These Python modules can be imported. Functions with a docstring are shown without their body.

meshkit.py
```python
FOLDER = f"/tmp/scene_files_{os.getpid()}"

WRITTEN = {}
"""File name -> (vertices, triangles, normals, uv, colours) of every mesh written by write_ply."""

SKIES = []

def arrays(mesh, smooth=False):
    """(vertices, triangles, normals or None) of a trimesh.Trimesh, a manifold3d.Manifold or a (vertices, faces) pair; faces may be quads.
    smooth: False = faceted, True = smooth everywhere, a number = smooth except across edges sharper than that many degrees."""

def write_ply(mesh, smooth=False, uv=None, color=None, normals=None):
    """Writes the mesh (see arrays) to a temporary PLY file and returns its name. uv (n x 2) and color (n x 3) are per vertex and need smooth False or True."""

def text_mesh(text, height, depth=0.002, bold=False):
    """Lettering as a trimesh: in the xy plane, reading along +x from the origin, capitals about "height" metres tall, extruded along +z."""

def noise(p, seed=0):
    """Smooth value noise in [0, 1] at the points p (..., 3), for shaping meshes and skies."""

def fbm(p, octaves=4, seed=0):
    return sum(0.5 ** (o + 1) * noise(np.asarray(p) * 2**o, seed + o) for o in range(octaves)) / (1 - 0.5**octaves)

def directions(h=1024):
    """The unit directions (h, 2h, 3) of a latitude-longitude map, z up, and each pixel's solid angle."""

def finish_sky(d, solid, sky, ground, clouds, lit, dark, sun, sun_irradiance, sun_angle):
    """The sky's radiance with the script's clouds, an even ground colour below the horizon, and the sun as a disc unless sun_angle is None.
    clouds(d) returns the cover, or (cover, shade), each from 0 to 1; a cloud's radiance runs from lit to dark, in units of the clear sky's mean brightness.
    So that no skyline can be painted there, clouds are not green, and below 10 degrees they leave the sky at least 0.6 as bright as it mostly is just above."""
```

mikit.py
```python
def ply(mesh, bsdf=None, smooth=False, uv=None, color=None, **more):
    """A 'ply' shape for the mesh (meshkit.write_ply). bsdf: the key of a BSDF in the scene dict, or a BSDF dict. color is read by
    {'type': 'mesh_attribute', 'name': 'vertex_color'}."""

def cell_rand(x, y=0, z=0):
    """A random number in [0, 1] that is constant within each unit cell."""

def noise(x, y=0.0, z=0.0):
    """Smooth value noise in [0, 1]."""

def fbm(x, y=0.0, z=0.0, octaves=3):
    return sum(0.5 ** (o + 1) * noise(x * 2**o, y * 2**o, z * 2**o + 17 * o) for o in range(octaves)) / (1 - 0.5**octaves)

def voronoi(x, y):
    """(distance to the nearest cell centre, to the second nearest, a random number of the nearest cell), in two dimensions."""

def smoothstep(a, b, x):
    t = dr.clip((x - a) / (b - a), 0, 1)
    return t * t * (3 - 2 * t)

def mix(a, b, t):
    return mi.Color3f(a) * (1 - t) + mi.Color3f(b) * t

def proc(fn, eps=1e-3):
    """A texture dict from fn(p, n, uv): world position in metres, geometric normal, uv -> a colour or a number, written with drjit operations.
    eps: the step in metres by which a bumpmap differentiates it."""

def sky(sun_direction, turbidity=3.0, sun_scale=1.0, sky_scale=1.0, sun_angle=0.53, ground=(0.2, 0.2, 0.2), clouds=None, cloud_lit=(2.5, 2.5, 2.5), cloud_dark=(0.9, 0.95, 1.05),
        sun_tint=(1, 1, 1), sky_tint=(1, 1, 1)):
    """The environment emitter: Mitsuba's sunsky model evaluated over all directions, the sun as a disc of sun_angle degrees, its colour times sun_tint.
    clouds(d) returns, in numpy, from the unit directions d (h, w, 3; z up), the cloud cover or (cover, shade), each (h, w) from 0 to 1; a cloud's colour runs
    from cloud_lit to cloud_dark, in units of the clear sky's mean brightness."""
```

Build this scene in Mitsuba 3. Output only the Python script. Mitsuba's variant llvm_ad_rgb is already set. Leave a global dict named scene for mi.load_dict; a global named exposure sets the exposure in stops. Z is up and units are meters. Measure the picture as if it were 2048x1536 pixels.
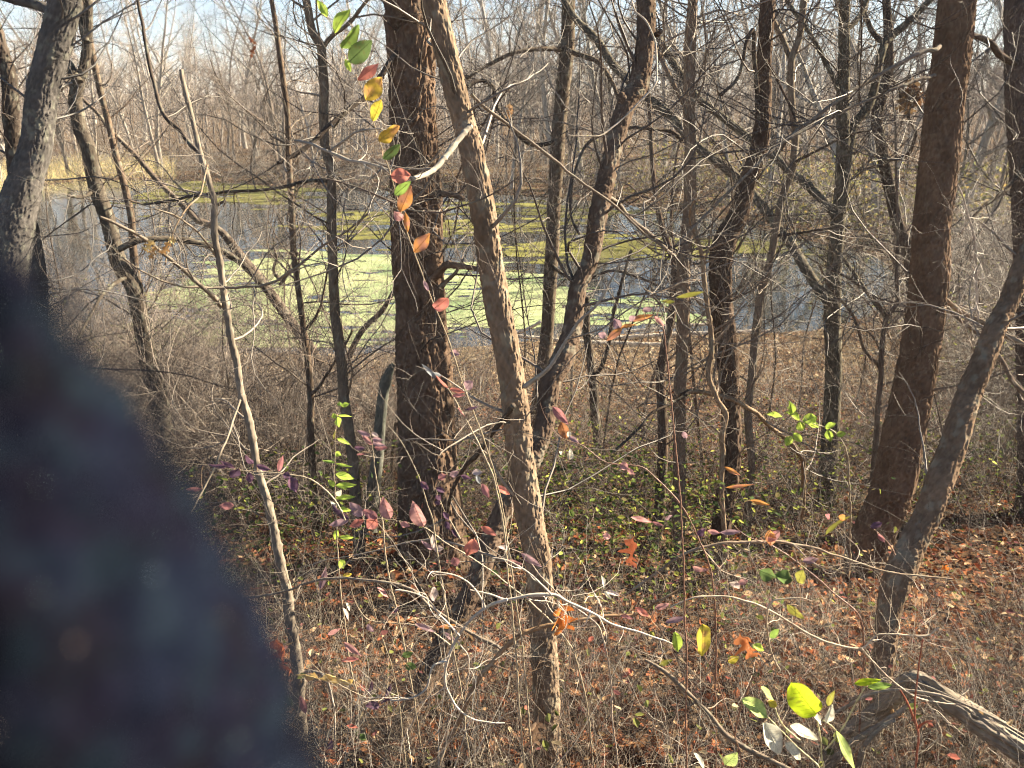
import math, numpy as np, trimesh, shapely, mitsuba as mi, mikit, meshkit
import drjit as dr
from scipy.interpolate import PchipInterpolator
T = mi.ScalarTransform4f
scene, labels = {}, {}
rad = math.radians

# ---------------------------------------------------------------- camera, sky, exposure
EYE = np.array([0.0, 0.0, 4.8])             # the pond lies at z = 0
PITCH, FOCAL = rad(17.2), 1830.0            # focal length in pixels of the 2048 x 1536 photograph
FWD = np.array([0, math.cos(PITCH), -math.sin(PITCH)])
UP = np.array([0, math.sin(PITCH), math.cos(PITCH)])
exposure = 3.6
scene['camera'] = {'type': 'thinlens', 'fov': math.degrees(2 * math.atan(1024 / FOCAL)), 'fov_axis': 'x',
                   'to_world': T().look_at(origin=EYE.tolist(), target=(EYE + FWD).tolist(), up=[0, 0, 1]),
                   'aperture_radius': 0.0016, 'focus_distance': 3.2, 'near_clip': 0.005, 'far_clip': 4000.0}
SUN_AZ, SUN_EL = rad(68), rad(30)           # from straight ahead towards the right
SUN = [math.sin(SUN_AZ) * math.cos(SUN_EL), math.cos(SUN_AZ) * math.cos(SUN_EL), math.sin(SUN_EL)]
scene['sky'] = mikit.sky(SUN, turbidity=3, sun_scale=2.1, sky_scale=0.47, sun_tint=(0.94, 1.0, 1.09), sky_tint=(0.98, 1.0, 1.02))


def ray(u, v):
    return FWD + UP * ((768 - v) / FOCAL) + np.array([1.0, 0, 0]) * ((u - 1024) / FOCAL)


def at(u, v, y):
    """the place at distance y ahead that the photograph shows at u, v"""
    r = ray(u, v)
    return EYE + r * (y / r[1])


def on_water(u, v):
    r = ray(u, v)
    return (EYE + r * (-EYE[2] / r[2]))[:2]


def metres(w, y, v=None):
    """the size that w pixels of the photograph have at distance y ahead, in its row v"""
    return w * y / FOCAL / (1 if v is None else float(ray(1024, v)[1]))


# ---------------------------------------------------------------- materials
VC = {'type': 'mesh_attribute', 'name': 'vertex_color'}
scene['bark_matte'] = {'type': 'twosided', 'bsdf': {'type': 'diffuse', 'reflectance': VC}}
scene['twig_matte'] = {'type': 'twosided', 'bsdf': {'type': 'principled', 'base_color': VC, 'roughness': 0.55, 'specular': 0.45}}
scene['leaf_thin'] = {'type': 'principledthin', 'base_color': VC, 'roughness': 0.42, 'spec_trans': 0.0, 'diff_trans': 0.75, 'eta': 1.4}
scene['leaf_dry'] = {'type': 'principledthin', 'base_color': VC, 'roughness': 0.42, 'spec_trans': 0.0, 'diff_trans': 0.35, 'eta': 1.45}


def soil_color(p, n, uv):
    a = mikit.fbm(p.x * 1.3, p.y * 1.3, 0.0, 3)
    b = mikit.noise(p.x * 17, p.y * 17, p.z * 9)
    c = mikit.noise(p.x * 43 + 9, p.y * 43, p.z * 20)
    k = mikit.mix([0.036, 0.027, 0.020], [0.115, 0.072, 0.045], mikit.smoothstep(0.3, 0.75, b * 0.6 + c * 0.4))
    k = mikit.mix(k, mi.Color3f([0.13, 0.105, 0.07]), mikit.smoothstep(0.5, 0.75, a) * 0.6)
    return k


scene['soil'] = {'type': 'diffuse', 'reflectance': mikit.proc(soil_color)}


def ripple(p, n, uv):
    return 0.004 * mikit.fbm(p.x * 0.9, p.y * 1.6, 0.0, 2) + 0.0004 * mikit.noise(p.x * 11, p.y * 16)


scene['pond_water'] = {'type': 'bumpmap', 'arbitrary': {'type': 'proc', **{k: v for k, v in mikit.proc(ripple, eps=0.02).items() if k != 'type'}}, 'scale': 1.0,
                       'bsdf': {'type': 'principled', 'base_color': {'type': 'rgb', 'value': [0.010, 0.012, 0.011]}, 'roughness': 0.04, 'specular': 0.9}}

# ---------------------------------------------------------------- mesh helpers


class Mesh:
    def __init__(self):
        self.v, self.f, self.c, self.n = [], [], [], 0

    def add(self, v, f, c):
        v = np.asarray(v, float)
        self.v.append(v); self.f.append(np.asarray(f, int) + self.n); self.c.append(np.broadcast_to(c, v.shape)); self.n += len(v)
        return self

    def put(self, key, bsdf, smooth=True, **props):
        if not self.n:
            return None
        scene[key] = mikit.ply((np.vstack(self.v), np.vstack(self.f)), bsdf, smooth=smooth, color=np.clip(np.vstack(self.c), 0.004, 0.9))
        if props:
            labels[key] = props
        return key


def unit(a):
    return a / np.maximum(np.linalg.norm(a, axis=-1, keepdims=True), 1e-9)


def tubes(P, R, sides=4, close=False):
    """(vertices, triangles) of many tubes at once: P (b, n, 3), R (b, n)"""
    P = np.asarray(P, float)
    b, n, _ = P.shape
    t = unit(np.gradient(P, axis=1))
    mean = t.mean(1)
    ref = np.where(np.abs(mean[:, 2:]) < 0.75, np.array([[0, 0, 1.0]]), np.array([[0.2, 1.0, 0]]))[:, None]
    a = unit(np.cross(t, ref)); c = np.cross(t, a)
    w = np.arange(sides) * 2 * np.pi / sides
    V = P[:, :, None] + R[:, :, None, None] * (np.cos(w)[:, None] * a[:, :, None] + np.sin(w)[:, None] * c[:, :, None])
    i, j = np.meshgrid(np.arange(n - 1), np.arange(sides), indexing='ij')
    k = (j + 1) % sides
    q = np.stack([i * sides + j, i * sides + k, (i + 1) * sides + k, (i + 1) * sides + j], -1).reshape(-1, 4)
    q = np.vstack([q[:, [0, 2, 1]], q[:, [0, 3, 2]]])
    f = (q[None] + (np.arange(b) * n * sides)[:, None, None]).reshape(-1, 3)
    return V.reshape(-1, 3), f


def tone(P, base, rng, spread=0.25, per=None):
    """a colour per tube, repeated for its vertices"""
    b = len(P)
    k = np.clip(rng.normal(1, spread, (b, 1)), 0.4, 1.9) * np.asarray(base)
    return np.repeat(k, per, axis=0)


def grow(start, dirn, length, n, wander, lift, rng):
    """wandering paths: (b, n+1, 3)"""
    b = len(start)
    P = np.empty((b, n + 1, 3)); P[:, 0] = start
    d = unit(np.asarray(dirn, float)); step = (np.asarray(length) / n)[:, None]
    bend = rng.normal(0, 1, (b, 3))
    for i in range(n):
        bend = 0.5 * bend + rng.normal(0, 1, (b, 3))
        d = unit(d + wander * bend + np.array([0, 0, 1.0]) * lift)
        P[:, i + 1] = P[:, i] + d * step
    return P


def spawn(P, R, count, rng, t0=0.15, t1=1.0, ang=(0.6, 1.2), flat=0.0):
    """starts, directions, radii and parents of `count` side shoots on random paths"""
    b, n, _ = P.shape
    w = np.linalg.norm(np.diff(P, axis=1), axis=2).sum(1); w = w / w.sum()
    k = rng.choice(b, count, p=w)
    s = rng.uniform(t0, t1, count) * (n - 1)
    i = np.minimum(s.astype(int), n - 2); f = (s - i)[:, None]
    pos = P[k, i] * (1 - f) + P[k, i + 1] * f
    tan = unit(P[k, i + 1] - P[k, i])
    side = rng.normal(0, 1, (count, 3)); side[:, 2] *= 1 - flat
    side = unit(side - (side * tan).sum(1, keepdims=True) * tan)
    an = rng.uniform(*ang, count)[:, None]
    return pos, unit(np.cos(an) * tan + np.sin(an) * side), R[k, i], s / (n - 1), k


def taper(r0, n, end=0.3):
    return np.asarray(r0)[:, None] * np.linspace(1, end, n)[None]


def smooth_path(pts, spacing):
    """a smooth path through rows of numbers (x, y, z, radius)"""
    pts = np.asarray(pts, float)
    s = np.concatenate([[0], np.cumsum(np.linalg.norm(np.diff(pts[:, :3], axis=0), axis=1))])
    keep = np.concatenate([[True], np.diff(s) > 1e-6]); pts, s = pts[keep], s[keep]
    m = max(3, int(s[-1] / spacing))
    t = np.linspace(0, s[-1], m + 1)
    p = PchipInterpolator(s, pts)(t)
    if p.shape[1] > 3:      # no stem is a clean curve
        r = max(float(np.median(p[:, 3])), 1e-4)
        seed = int(abs(pts[0, 0] * 977 + pts[0, 2] * 313)) % 997
        for lam, amp in ((max(9 * r, 0.045), 0.55), (max(26 * r, 0.16), 1.1)) if r < 0.02 else ((6 * r, 0.10), (16 * r, 0.30)):
            q = np.column_stack([t / lam, t * 0 + seed, t * 0 + lam * 50])
            p[:, :3] += np.column_stack([meshkit.noise(q + 31 * k, k) - 0.5 for k in range(3)]) * (2 * amp * np.minimum(p[:, 3], 0.1))[:, None] * np.minimum(1, np.minimum(t, s[-1] - t) / lam)[:, None]
        if r < 0.02:        # nodes
            p[:, 3] *= 1 + 0.22 * sstep(0.72, 0.9, meshkit.noise(np.column_stack([t / 0.018, t * 0 + seed, t * 0]), 9))
    return p


# ---------------------------------------------------------------- the ground and the pond
SHORE = np.array([on_water(u, v) for u, v in [
    (-500, 640), (-200, 650), (120, 690), (330, 700), (450, 705), (680, 712), (860, 702), (1000, 690), (1200, 672), (1340, 664), (1500, 668), (1620, 664), (1720, 640), (1790, 602),
    (1806, 565), (1760, 515), (1660, 492), (1560, 468), (1450, 440), (1330, 420), (1210, 404), (1060, 392), (880, 384), (700, 380), (520, 372), (380, 362), (240, 358), (120, 366), (0, 386), (-160, 400), (-420, 412)]])
POND = shapely.Polygon(SHORE).buffer(1.2).buffer(-1.2)
shapely.prepare(POND)


def shore_distance(x, y):
    p = shapely.points(x, y)
    d = shapely.distance(POND.exterior, p)
    return np.where(shapely.contains(POND, p), -d, d)


def sstep(a, b, x):
    t = np.clip((x - a) / (b - a), 0, 1)
    return t * t * (3 - 2 * t)


def ground_z(x, y, sd=None):
    x, y = np.asarray(x, float), np.asarray(y, float)
    sd = shore_distance(x, y) if sd is None else sd
    near = np.interp(y, [-60, -6, 0, 8, 13, 18, 40], [4.2, 3.7, 3.2, 0.96, 0.42, 0.12, 0.1])
    near = near + sstep(9, 30, x) * sstep(40, 12, y) * 0.7
    far = 0.12 + 0.016 * np.minimum(np.maximum(sd, 0), 200) + sstep(200, 600, np.hypot(x, y)) * 5
    w = sstep(20, 34, y)
    h = near * (1 - w) + far * w
    pts = np.stack([x, y, np.zeros_like(x)], -1)
    h = h + (meshkit.fbm(pts * 0.35, 3, 5) - 0.5) * 0.34 * sstep(1, 8, np.abs(y) + 2) + (meshkit.fbm(pts * 1.7, 2, 9) - 0.5) * 0.10
    out = 0.03 + h * sstep(-0.2, 2.6, sd)
    return np.where(sd > 0, np.maximum(out, 0.012 + 0.02 * np.minimum(sd, 1)), np.maximum(-1.1, 0.012 + 0.35 * sd))


def axis(*segs):
    return np.unique(np.concatenate([np.arange(a, b, s) for a, b, s in segs]).round(4))


gx = axis((-2600, -400, 220), (-400, -80, 16), (-80, -16, 2), (-16, 16, 0.25), (16, 60, 1.4), (60, 400, 14), (400, 2700, 220))
gy = axis((-2600, -300, 220), (-300, -10, 15), (-10, 1, 0.8), (1, 26, 0.22), (26, 70, 0.7), (70, 180, 3), (180, 500, 14), (500, 2700, 180))
GX, GY = np.meshgrid(gx, gy)
SD = shore_distance(GX.ravel(), GY.ravel())
GZ = ground_z(GX.ravel(), GY.ravel(), SD)
ii, jj = np.meshgrid(np.arange(len(gy) - 1), np.arange(len(gx) - 1), indexing='ij')
q = np.stack([ii * len(gx) + jj, ii * len(gx) + jj + 1, (ii + 1) * len(gx) + jj + 1, (ii + 1) * len(gx) + jj], -1).reshape(-1, 4)
scene['ground'] = mikit.ply((np.stack([GX.ravel(), GY.ravel(), GZ], 1), q), 'soil', smooth=True)
labels['ground'] = {'label': 'brown woodland ground sloping down to the pond and rising beyond it', 'kind': 'structure'}
x0, y0, x1, y1 = POND.bounds
scene['pond'] = mikit.ply((np.array([[x0 - 3, y0 - 3, 0], [x1 + 3, y0 - 3, 0], [x1 + 3, y1 + 3, 0], [x0 - 3, y1 + 3, 0]]), np.array([[0, 1, 2, 3]])), 'pond_water')
labels['pond'] = {'label': 'still pond reflecting blue sky and trunks between green scum', 'kind': 'structure'}


def ground_at(p):
    return float(ground_z(np.array([p[0]]), np.array([p[1]]))[0])


def floating(key, cell, x_range, y_range, field, colors, seed, **props):
    """patches of a floating plant: cells of a grid where field(x, y) > 0, uneven at the edges"""
    rng = np.random.default_rng(seed)
    xs, ys = np.arange(*x_range, cell), np.arange(*y_range, cell * 1.0)
    X, Y = np.meshgrid(xs, ys)
    X = X + rng.uniform(-0.3, 0.3, X.shape) * cell; Y = Y + rng.uniform(-0.3, 0.3, Y.shape) * cell
    on = (field(X, Y) + rng.normal(0, 0.035, X.shape) > 0) & (shore_distance(X.ravel(), Y.ravel()).reshape(X.shape) < 0.1)
    Z = 0.006 + rng.uniform(0, 0.004, X.shape)
    ok = on[:-1, :-1]
    i, j = np.nonzero(ok)
    m = len(xs)
    f = np.stack([i * m + j, i * m + j + 1, (i + 1) * m + j + 1, (i + 1) * m + j], -1)
    n = meshkit.fbm(np.stack([X * 0.55, Y * 0.9, X * 0], -1), 4, seed)
    n = np.clip((n - 0.3) / 0.4, 0, 1)[..., None]
    c = np.asarray(colors[0]) * (1 - n) + np.asarray(colors[1]) * n
    c = c * rng.uniform(0.8, 1.2, X.shape)[..., None]
    used, inv = np.unique(f, return_inverse=True)
    mb = Mesh(); V = np.stack([X, Y, Z], -1).reshape(-1, 3)[used]
    f = inv.reshape(f.shape)
    mb.add(V, np.vstack([f[:, [0, 1, 2]], f[:, [0, 2, 3]]]), c.reshape(-1, 3)[used])
    mb.put(key, 'bark_matte', smooth=True, **props)


def poly_field(pix_pts, soft, nscale, namp, seed):
    P = shapely.Polygon([on_water(u, v) for u, v in pix_pts]).buffer(0)
    shapely.prepare(P)

    def f(x, y):
        p = shapely.points(x.ravel(), y.ravel())
        d = shapely.distance(P.exterior, p); d = np.where(shapely.contains(P, p), d, -d).reshape(x.shape)
        n = meshkit.fbm(np.stack([x * nscale, y * nscale * 3.0, x * 0], -1), 4, seed) - 0.5
        h = sstep(0.60, 0.70, meshkit.fbm(np.stack([x * nscale * 2.4, y * nscale * 6.5, x * 0], -1), 3, seed + 40))
        return np.clip(d / soft, -1, 1) + n * namp - 1.3 * h
    return f


floating('duckweed', 0.07, (-13, 9), (18, 33), poly_field([(300, 560), (430, 532), (520, 512), (640, 500), (790, 512), (1000, 530), (1100, 566), (1240, 600), (1345, 630), (1290, 648), (1120, 652), (1000, 662), (860, 670), (700, 690), (450, 705), (280, 700)], 1.6, 0.5, 3.0, 3),
         ([0.14, 0.19, 0.10], [0.27, 0.30, 0.165]), 11, label='pale green duckweed carpeting the near side of the pond', kind='stuff')
floating('pond_scum', 0.10, (-20, 14), (26, 64), lambda x, y: np.maximum(poly_field([(180, 352), (420, 358), (640, 380), (560, 412), (330, 405), (150, 392)], 2.5, 0.25, 2.6, 5)(x, y),
         np.maximum(poly_field([(1020, 492), (1180, 470), (1420, 478), (1640, 500), (1560, 515), (1300, 522), (1080, 520)], 1.2, 0.5, 3.4, 7)(x, y), poly_field([(560, 430), (860, 405), (1080, 400), (1340, 428), (1200, 455), (900, 500), (640, 480)], 2.0, 0.4, 3.6, 8)(x, y) - 0.5)),
         ([0.075, 0.075, 0.03], [0.15, 0.15, 0.05]), 12, label='yellow green scum lying in streaks on the far water', kind='stuff')


# ---------------------------------------------------------------- bark
def bark_surface(P, rads, kind, sides, seed, col):
    """a trunk as one closed-round mesh with relief bark; P (n, 3), rads (n)"""
    n = len(P)
    t = unit(np.gradient(P, axis=0))
    a = unit(np.cross(t, np.array([0.15, 1.0, 0.1]))); c = np.cross(t, a)
    s = np.concatenate([[0], np.cumsum(np.linalg.norm(np.diff(P, axis=0), axis=1))])
    w = np.arange(sides) * 2 * np.pi / sides
    cw, sw = np.cos(w), np.sin(w)
    R = rads[:, None]
    q = np.stack([cw[None] * R, sw[None] * R, np.broadcast_to(s[:, None], (n, sides))], -1) + seed * 3.7
    warp = meshkit.fbm(q * np.array([9, 9, 5.0]), 2, seed + 1)[..., None] - 0.5

    def cracks(k, el, width, sd):
        m = meshkit.fbm(q * np.array([k, k, k / el]) + warp * 0.55 * k / 9, 2, sd)
        return sstep(0.0, width, np.abs(m - 0.5))

    fine = meshkit.fbm(q * np.array([110, 110, 50.0]), 4, seed + 4) - 0.5
    lump = meshkit.fbm(q * np.array([6, 6, 2.2]), 3, seed + 6) - 0.5
    if kind == 'furrow':
        h = 0.017 * cracks(24, 5.5, 0.13, seed + 2) + 0.009 * cracks(55, 3.5, 0.16, seed + 3) + 0.008 * fine
    elif kind == 'ridge':
        h = 0.009 * cracks(36, 8, 0.13, seed + 2) + 0.006 * cracks(80, 5, 0.16, seed + 3) + 0.006 * fine
    elif kind == 'flake':
        h = 0.0036 * cracks(66, 5.0, 0.15, seed + 2) + 0.0026 * cracks(150, 3.5, 0.2, seed + 3) + 0.0052 * fine
    elif kind == 'weathered':
        h = 0.011 * cracks(40, 16, 0.16, seed + 2) + 0.005 * cracks(110, 22, 0.25, seed + 3) + 0.004 * fine
    else:
        h = 0.0012 * cracks(60, 2.2, 0.1, seed + 2) + 0.0016 * fine
    thin = np.clip(R / {'furrow': 0.11, 'ridge': 0.09, 'flake': 0.03, 'weathered': 0.03, 'smooth': 0.02}[kind], 0.15, 1)
    rr = R * (1 + 0.16 * lump) + (h - h.mean()) * thin
    V = P[:, None] + rr[..., None] * (cw[None, :, None] * a[:, None] + sw[None, :, None] * c[:, None])
    i, j = np.meshgrid(np.arange(n - 1), np.arange(sides), indexing='ij')
    k = (j + 1) % sides
    f = np.stack([i * sides + j, i * sides + k, (i + 1) * sides + k, (i + 1) * sides + j], -1).reshape(-1, 4)
    f = np.vstack([f[:, [0, 2, 1]], f[:, [0, 3, 2]]])
    cap = len(V.reshape(-1, 3))
    e = np.arange(sides); last = (n - 1) * sides
    f = np.vstack([f, np.stack([np.full(sides, cap), last + (e + 1) % sides, last + e], 1), np.stack([np.full(sides, cap + 1), e, (e + 1) % sides], 1)])
    V = np.vstack([V.reshape(-1, 3), P[-1], P[0]])
    tn = meshkit.fbm(q * np.array([12, 12, 6.0]), 3, seed + 8)
    lich = sstep(0.54, 0.72, meshkit.fbm(q * np.array([34, 34, 20.0]), 3, seed + 9))[..., None] * {'furrow': 0.25, 'ridge': 0.25}.get(kind, 1)
    C = np.asarray(col) * (0.55 + 0.9 * tn[..., None]) * (1 + 1.1 * fine[..., None])
    C = C * (1 - 0.35 * lich) + np.array([0.26, 0.27, 0.22]) * 0.35 * lich
    C = np.vstack([C.reshape(-1, 3), np.asarray(col) * 1.3, np.asarray(col) * 1.3])
    return V, f, C


# ---------------------------------------------------------------- trees traced from the photograph, each at its own distance
GREY, BROWN, RED, PALE, DARK, TAN = (0.15, 0.13, 0.11), (0.11, 0.082, 0.062), (0.122, 0.085, 0.062), (0.28, 0.25, 0.215), (0.065, 0.053, 0.045), (0.20, 0.15, 0.105)
TREES, NUMBER = {}, {}


def new_key(name):
    k = NUMBER.get(name, 0); NUMBER[name] = k + 1
    return name if k == 0 else f'{name}_{k:03d}'


def sub_key(parent, name):
    base = f'{parent}__{name}'
    k = NUMBER.get(base, 0); NUMBER[base] = k + 1
    return base if k == 0 else f'{base}_{k:03d}'


def limb(mesh, rows, kind, spacing, sides, seed, col):
    p = smooth_path(rows, spacing)
    mesh.add(*bark_surface(p[:, :3], p[:, 3], kind, sides, seed, col))
    return p


def twigs_on(paths, radii, rng, n1, n2, n3, len1, col, flat=0.3, lift=0.04, ang=(0.7, 1.35), t0=0.2, scale=1.0, r1=(0.003, 0.008)):
    """branches, twigs and twiglets on given paths: a Mesh, and the paths of the branches"""
    mb = Mesh()
    pos, d, r, s, _ = spawn(paths, radii, n1, rng, t0, 1.0, ang, flat)
    L = rng.uniform(*len1, n1) * (1.15 - 0.5 * s)
    P = grow(pos, d, L, 9, 0.16, lift, rng)
    R = taper(np.minimum(r * 0.55, rng.uniform(*r1, n1) * scale), 10, 0.25)
    mb.add(*tubes(P, R, 5), tone(P, col, rng, per=50))
    if n2:
        pos, d, r, s, k = spawn(P, R, n2, rng, 0.12, 0.98, (0.5, 1.15), flat)
        P2 = grow(pos, d, np.maximum(L[k] * rng.uniform(0.2, 0.55, n2), 0.12) * (1.1 - 0.5 * s), 6, 0.2, lift, rng)
        R2 = taper(np.minimum(r * 0.7, rng.uniform(0.0014, 0.003, n2) * scale), 7, 0.35)
        mb.add(*tubes(P2, R2, 3), tone(P2, col, rng, per=21))
        if n3:
            pos, d, r, s, k = spawn(P2, R2, n3, rng, 0.1, 1.0, (0.4, 1.1), flat)
            P3 = grow(pos, d, rng.uniform(0.06, 0.3, n3) * scale ** 0.5, 4, 0.2, lift, rng)
            mb.add(*tubes(P3, taper(np.minimum(r * 0.75, rng.uniform(0.0009, 0.0017, n3) * scale), 5, 0.5), 3), tone(P3, col, rng, per=15))
    return mb, (P, R)


def traced_rows(pts, d0, d1):
    """pixel rows (u, v, w), first to last, as places between the distances d0 and d1"""
    pts = np.asarray(pts, float)
    y = np.linspace(d0, d1, len(pts)) if np.isscalar(d1) else np.asarray(d1)
    return [[*at(u, v, yy), metres(w, yy, v) / 2 * 1.02] for (u, v, w), yy in zip(pts, y)]


def tree(name, label, cat, pts, d_top, d_base, kind, col, top=3.0, twigs=(40, 160, 320), tw_len=(0.5, 1.6), tcol=None, seed=1, group=None, limbs=(), broken=False, sides=None, t0=0.1):
    """pts from the top of the picture down to the foot"""
    rng = np.random.default_rng(seed)
    key = new_key(name)
    q = np.asarray(pts, float); dq = np.gradient(q[:, :2], axis=0)
    q[:, 2] *= np.clip(np.abs(dq[:, 1]) / np.hypot(dq[:, 0], dq[:, 1]), 0.6, 1) ** 0.9
    rows = traced_rows(q, d_top, d_base)
    # down to the ground
    foot, prev = np.array(rows[-1][:3]), np.array(rows[-2][:3])
    d = unit(foot - prev); d = unit(d + np.array([0, 0, -0.25]))
    g = ground_at(foot) - 0.12
    if foot[2] > g:
        step = (foot[2] - g) / max(-d[2], 0.3)
        e = foot + d * step
        rows.append([*(foot + d * step * 0.6), rows[-1][3] * 1.12]); rows.append([*e, rows[-1][3] * 1.5])
    fine = metres(2.5, min(d_base, 9))
    mb = Mesh()
    r_mean = np.mean([r[3] for r in rows])
    sides = sides or int(np.clip(2 * np.pi * r_mean / metres(2.4, d_base), 12, 160))
    p = limb(mb, rows, kind, fine if r_mean > 0.02 else fine * 2, sides, seed, col)
    stems = [p[:: max(1, len(p) // 40)][:, :4]]
    if not broken:
        tip, nxt = np.array(rows[0][:3]), np.array(rows[1][:3])
        d = unit(unit(tip - nxt) + np.array([0, 0, 0.35]))
        up = grow(tip[None] - d * 0.04, d[None], np.array([top]), 8, 0.07, 0.05, rng)[0]
        ext = np.column_stack([up, np.linspace(rows[0][3] * 0.97, rows[0][3] * 0.25, 9)])
        e = smooth_path(ext, 0.1)
        mb.add(*bark_surface(e[:, :3], e[:, 3], 'smooth', 14, seed + 5, col))
        stems.append(e)
    mb.put(f'{key}__trunk', 'bark_matte', smooth=True)
    bp = []
    for l in limbs:
        pl, dd0, dd1 = l[:3]
        lm = Mesh()
        lp = limb(lm, traced_rows(pl, dd0, dd1), 'smooth' if np.mean([x[2] for x in pl]) < 9 else kind, fine * 1.5, 16 if np.mean([x[2] for x in pl]) > 9 else 9, seed + 20 + len(bp), l[3] if len(l) > 3 else col)
        lm.put(sub_key(key, 'branch'), 'bark_matte', smooth=True)
        bp.append(lp)
    TREES[key] = stems
    n1, n2, n3 = (int(t * 1.5) for t in twigs)
    if n1:
        allp = stems + bp
        ps = np.stack([PchipInterpolator(np.linspace(0, 1, len(x)), x)(np.linspace(0, 1, 24)) for x in allp])
        up_part = ps[:, :, :3]
        # trunks are given from the top down: shoots leave upwards
        ps2 = ps.copy(); ps2[0] = ps[0][::-1]
        mb2, _ = twigs_on(ps2[:, :, :3], ps2[:, :, 3], rng, n1, n2, n3, tw_len, tcol or col, t0=t0 if broken else 0.3)
        mb2.put(f'{key}__twigs', 'twig_matte', smooth=True, label='fine bare twigs of this tree', kind='stuff')
    labels[key] = {'label': label, 'category': cat}
    if group:
        labels[key]['group'] = group
    return key


def W(path, w0, w1):
    """gives a list of u, v its widths"""
    return [(u, v, w0 + (w1 - w0) * i / (len(path) - 1)) for i, (u, v) in enumerate(path)]


tree('tree', 'thick grey barked tree leaning out of the corner beside the dark blurred fabric', 'tree',
     [(132, 0, 60), (108, 100, 60), (85, 191, 58), (72, 290, 60), (52, 359, 66), (34, 437, 76), (22, 525, 86), (14, 640, 92), (10, 760, 98)], 4.7, 4.5, 'flake', (0.088, 0.083, 0.08), 3.0, (26, 120, 260), seed=11,
     limbs=[([(120, 60, 22), (95, 18, 20), (30, 0, 18), (-40, -20, 14)], 4.7, 4.9)])
tree('tree', 'dark trunk behind the thick grey barked tree, curving in from the edge', 'tree',
     [(-20, 20, 26), (0, 92, 28), (20, 165, 30), (24, 240, 31), (32, 310, 32), (40, 400, 34), (62, 470, 36), (75, 560, 38), (80, 700, 40)], 5.3, 5.2, 'flake', DARK, 2.5, (20, 90, 160), seed=12)
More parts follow.
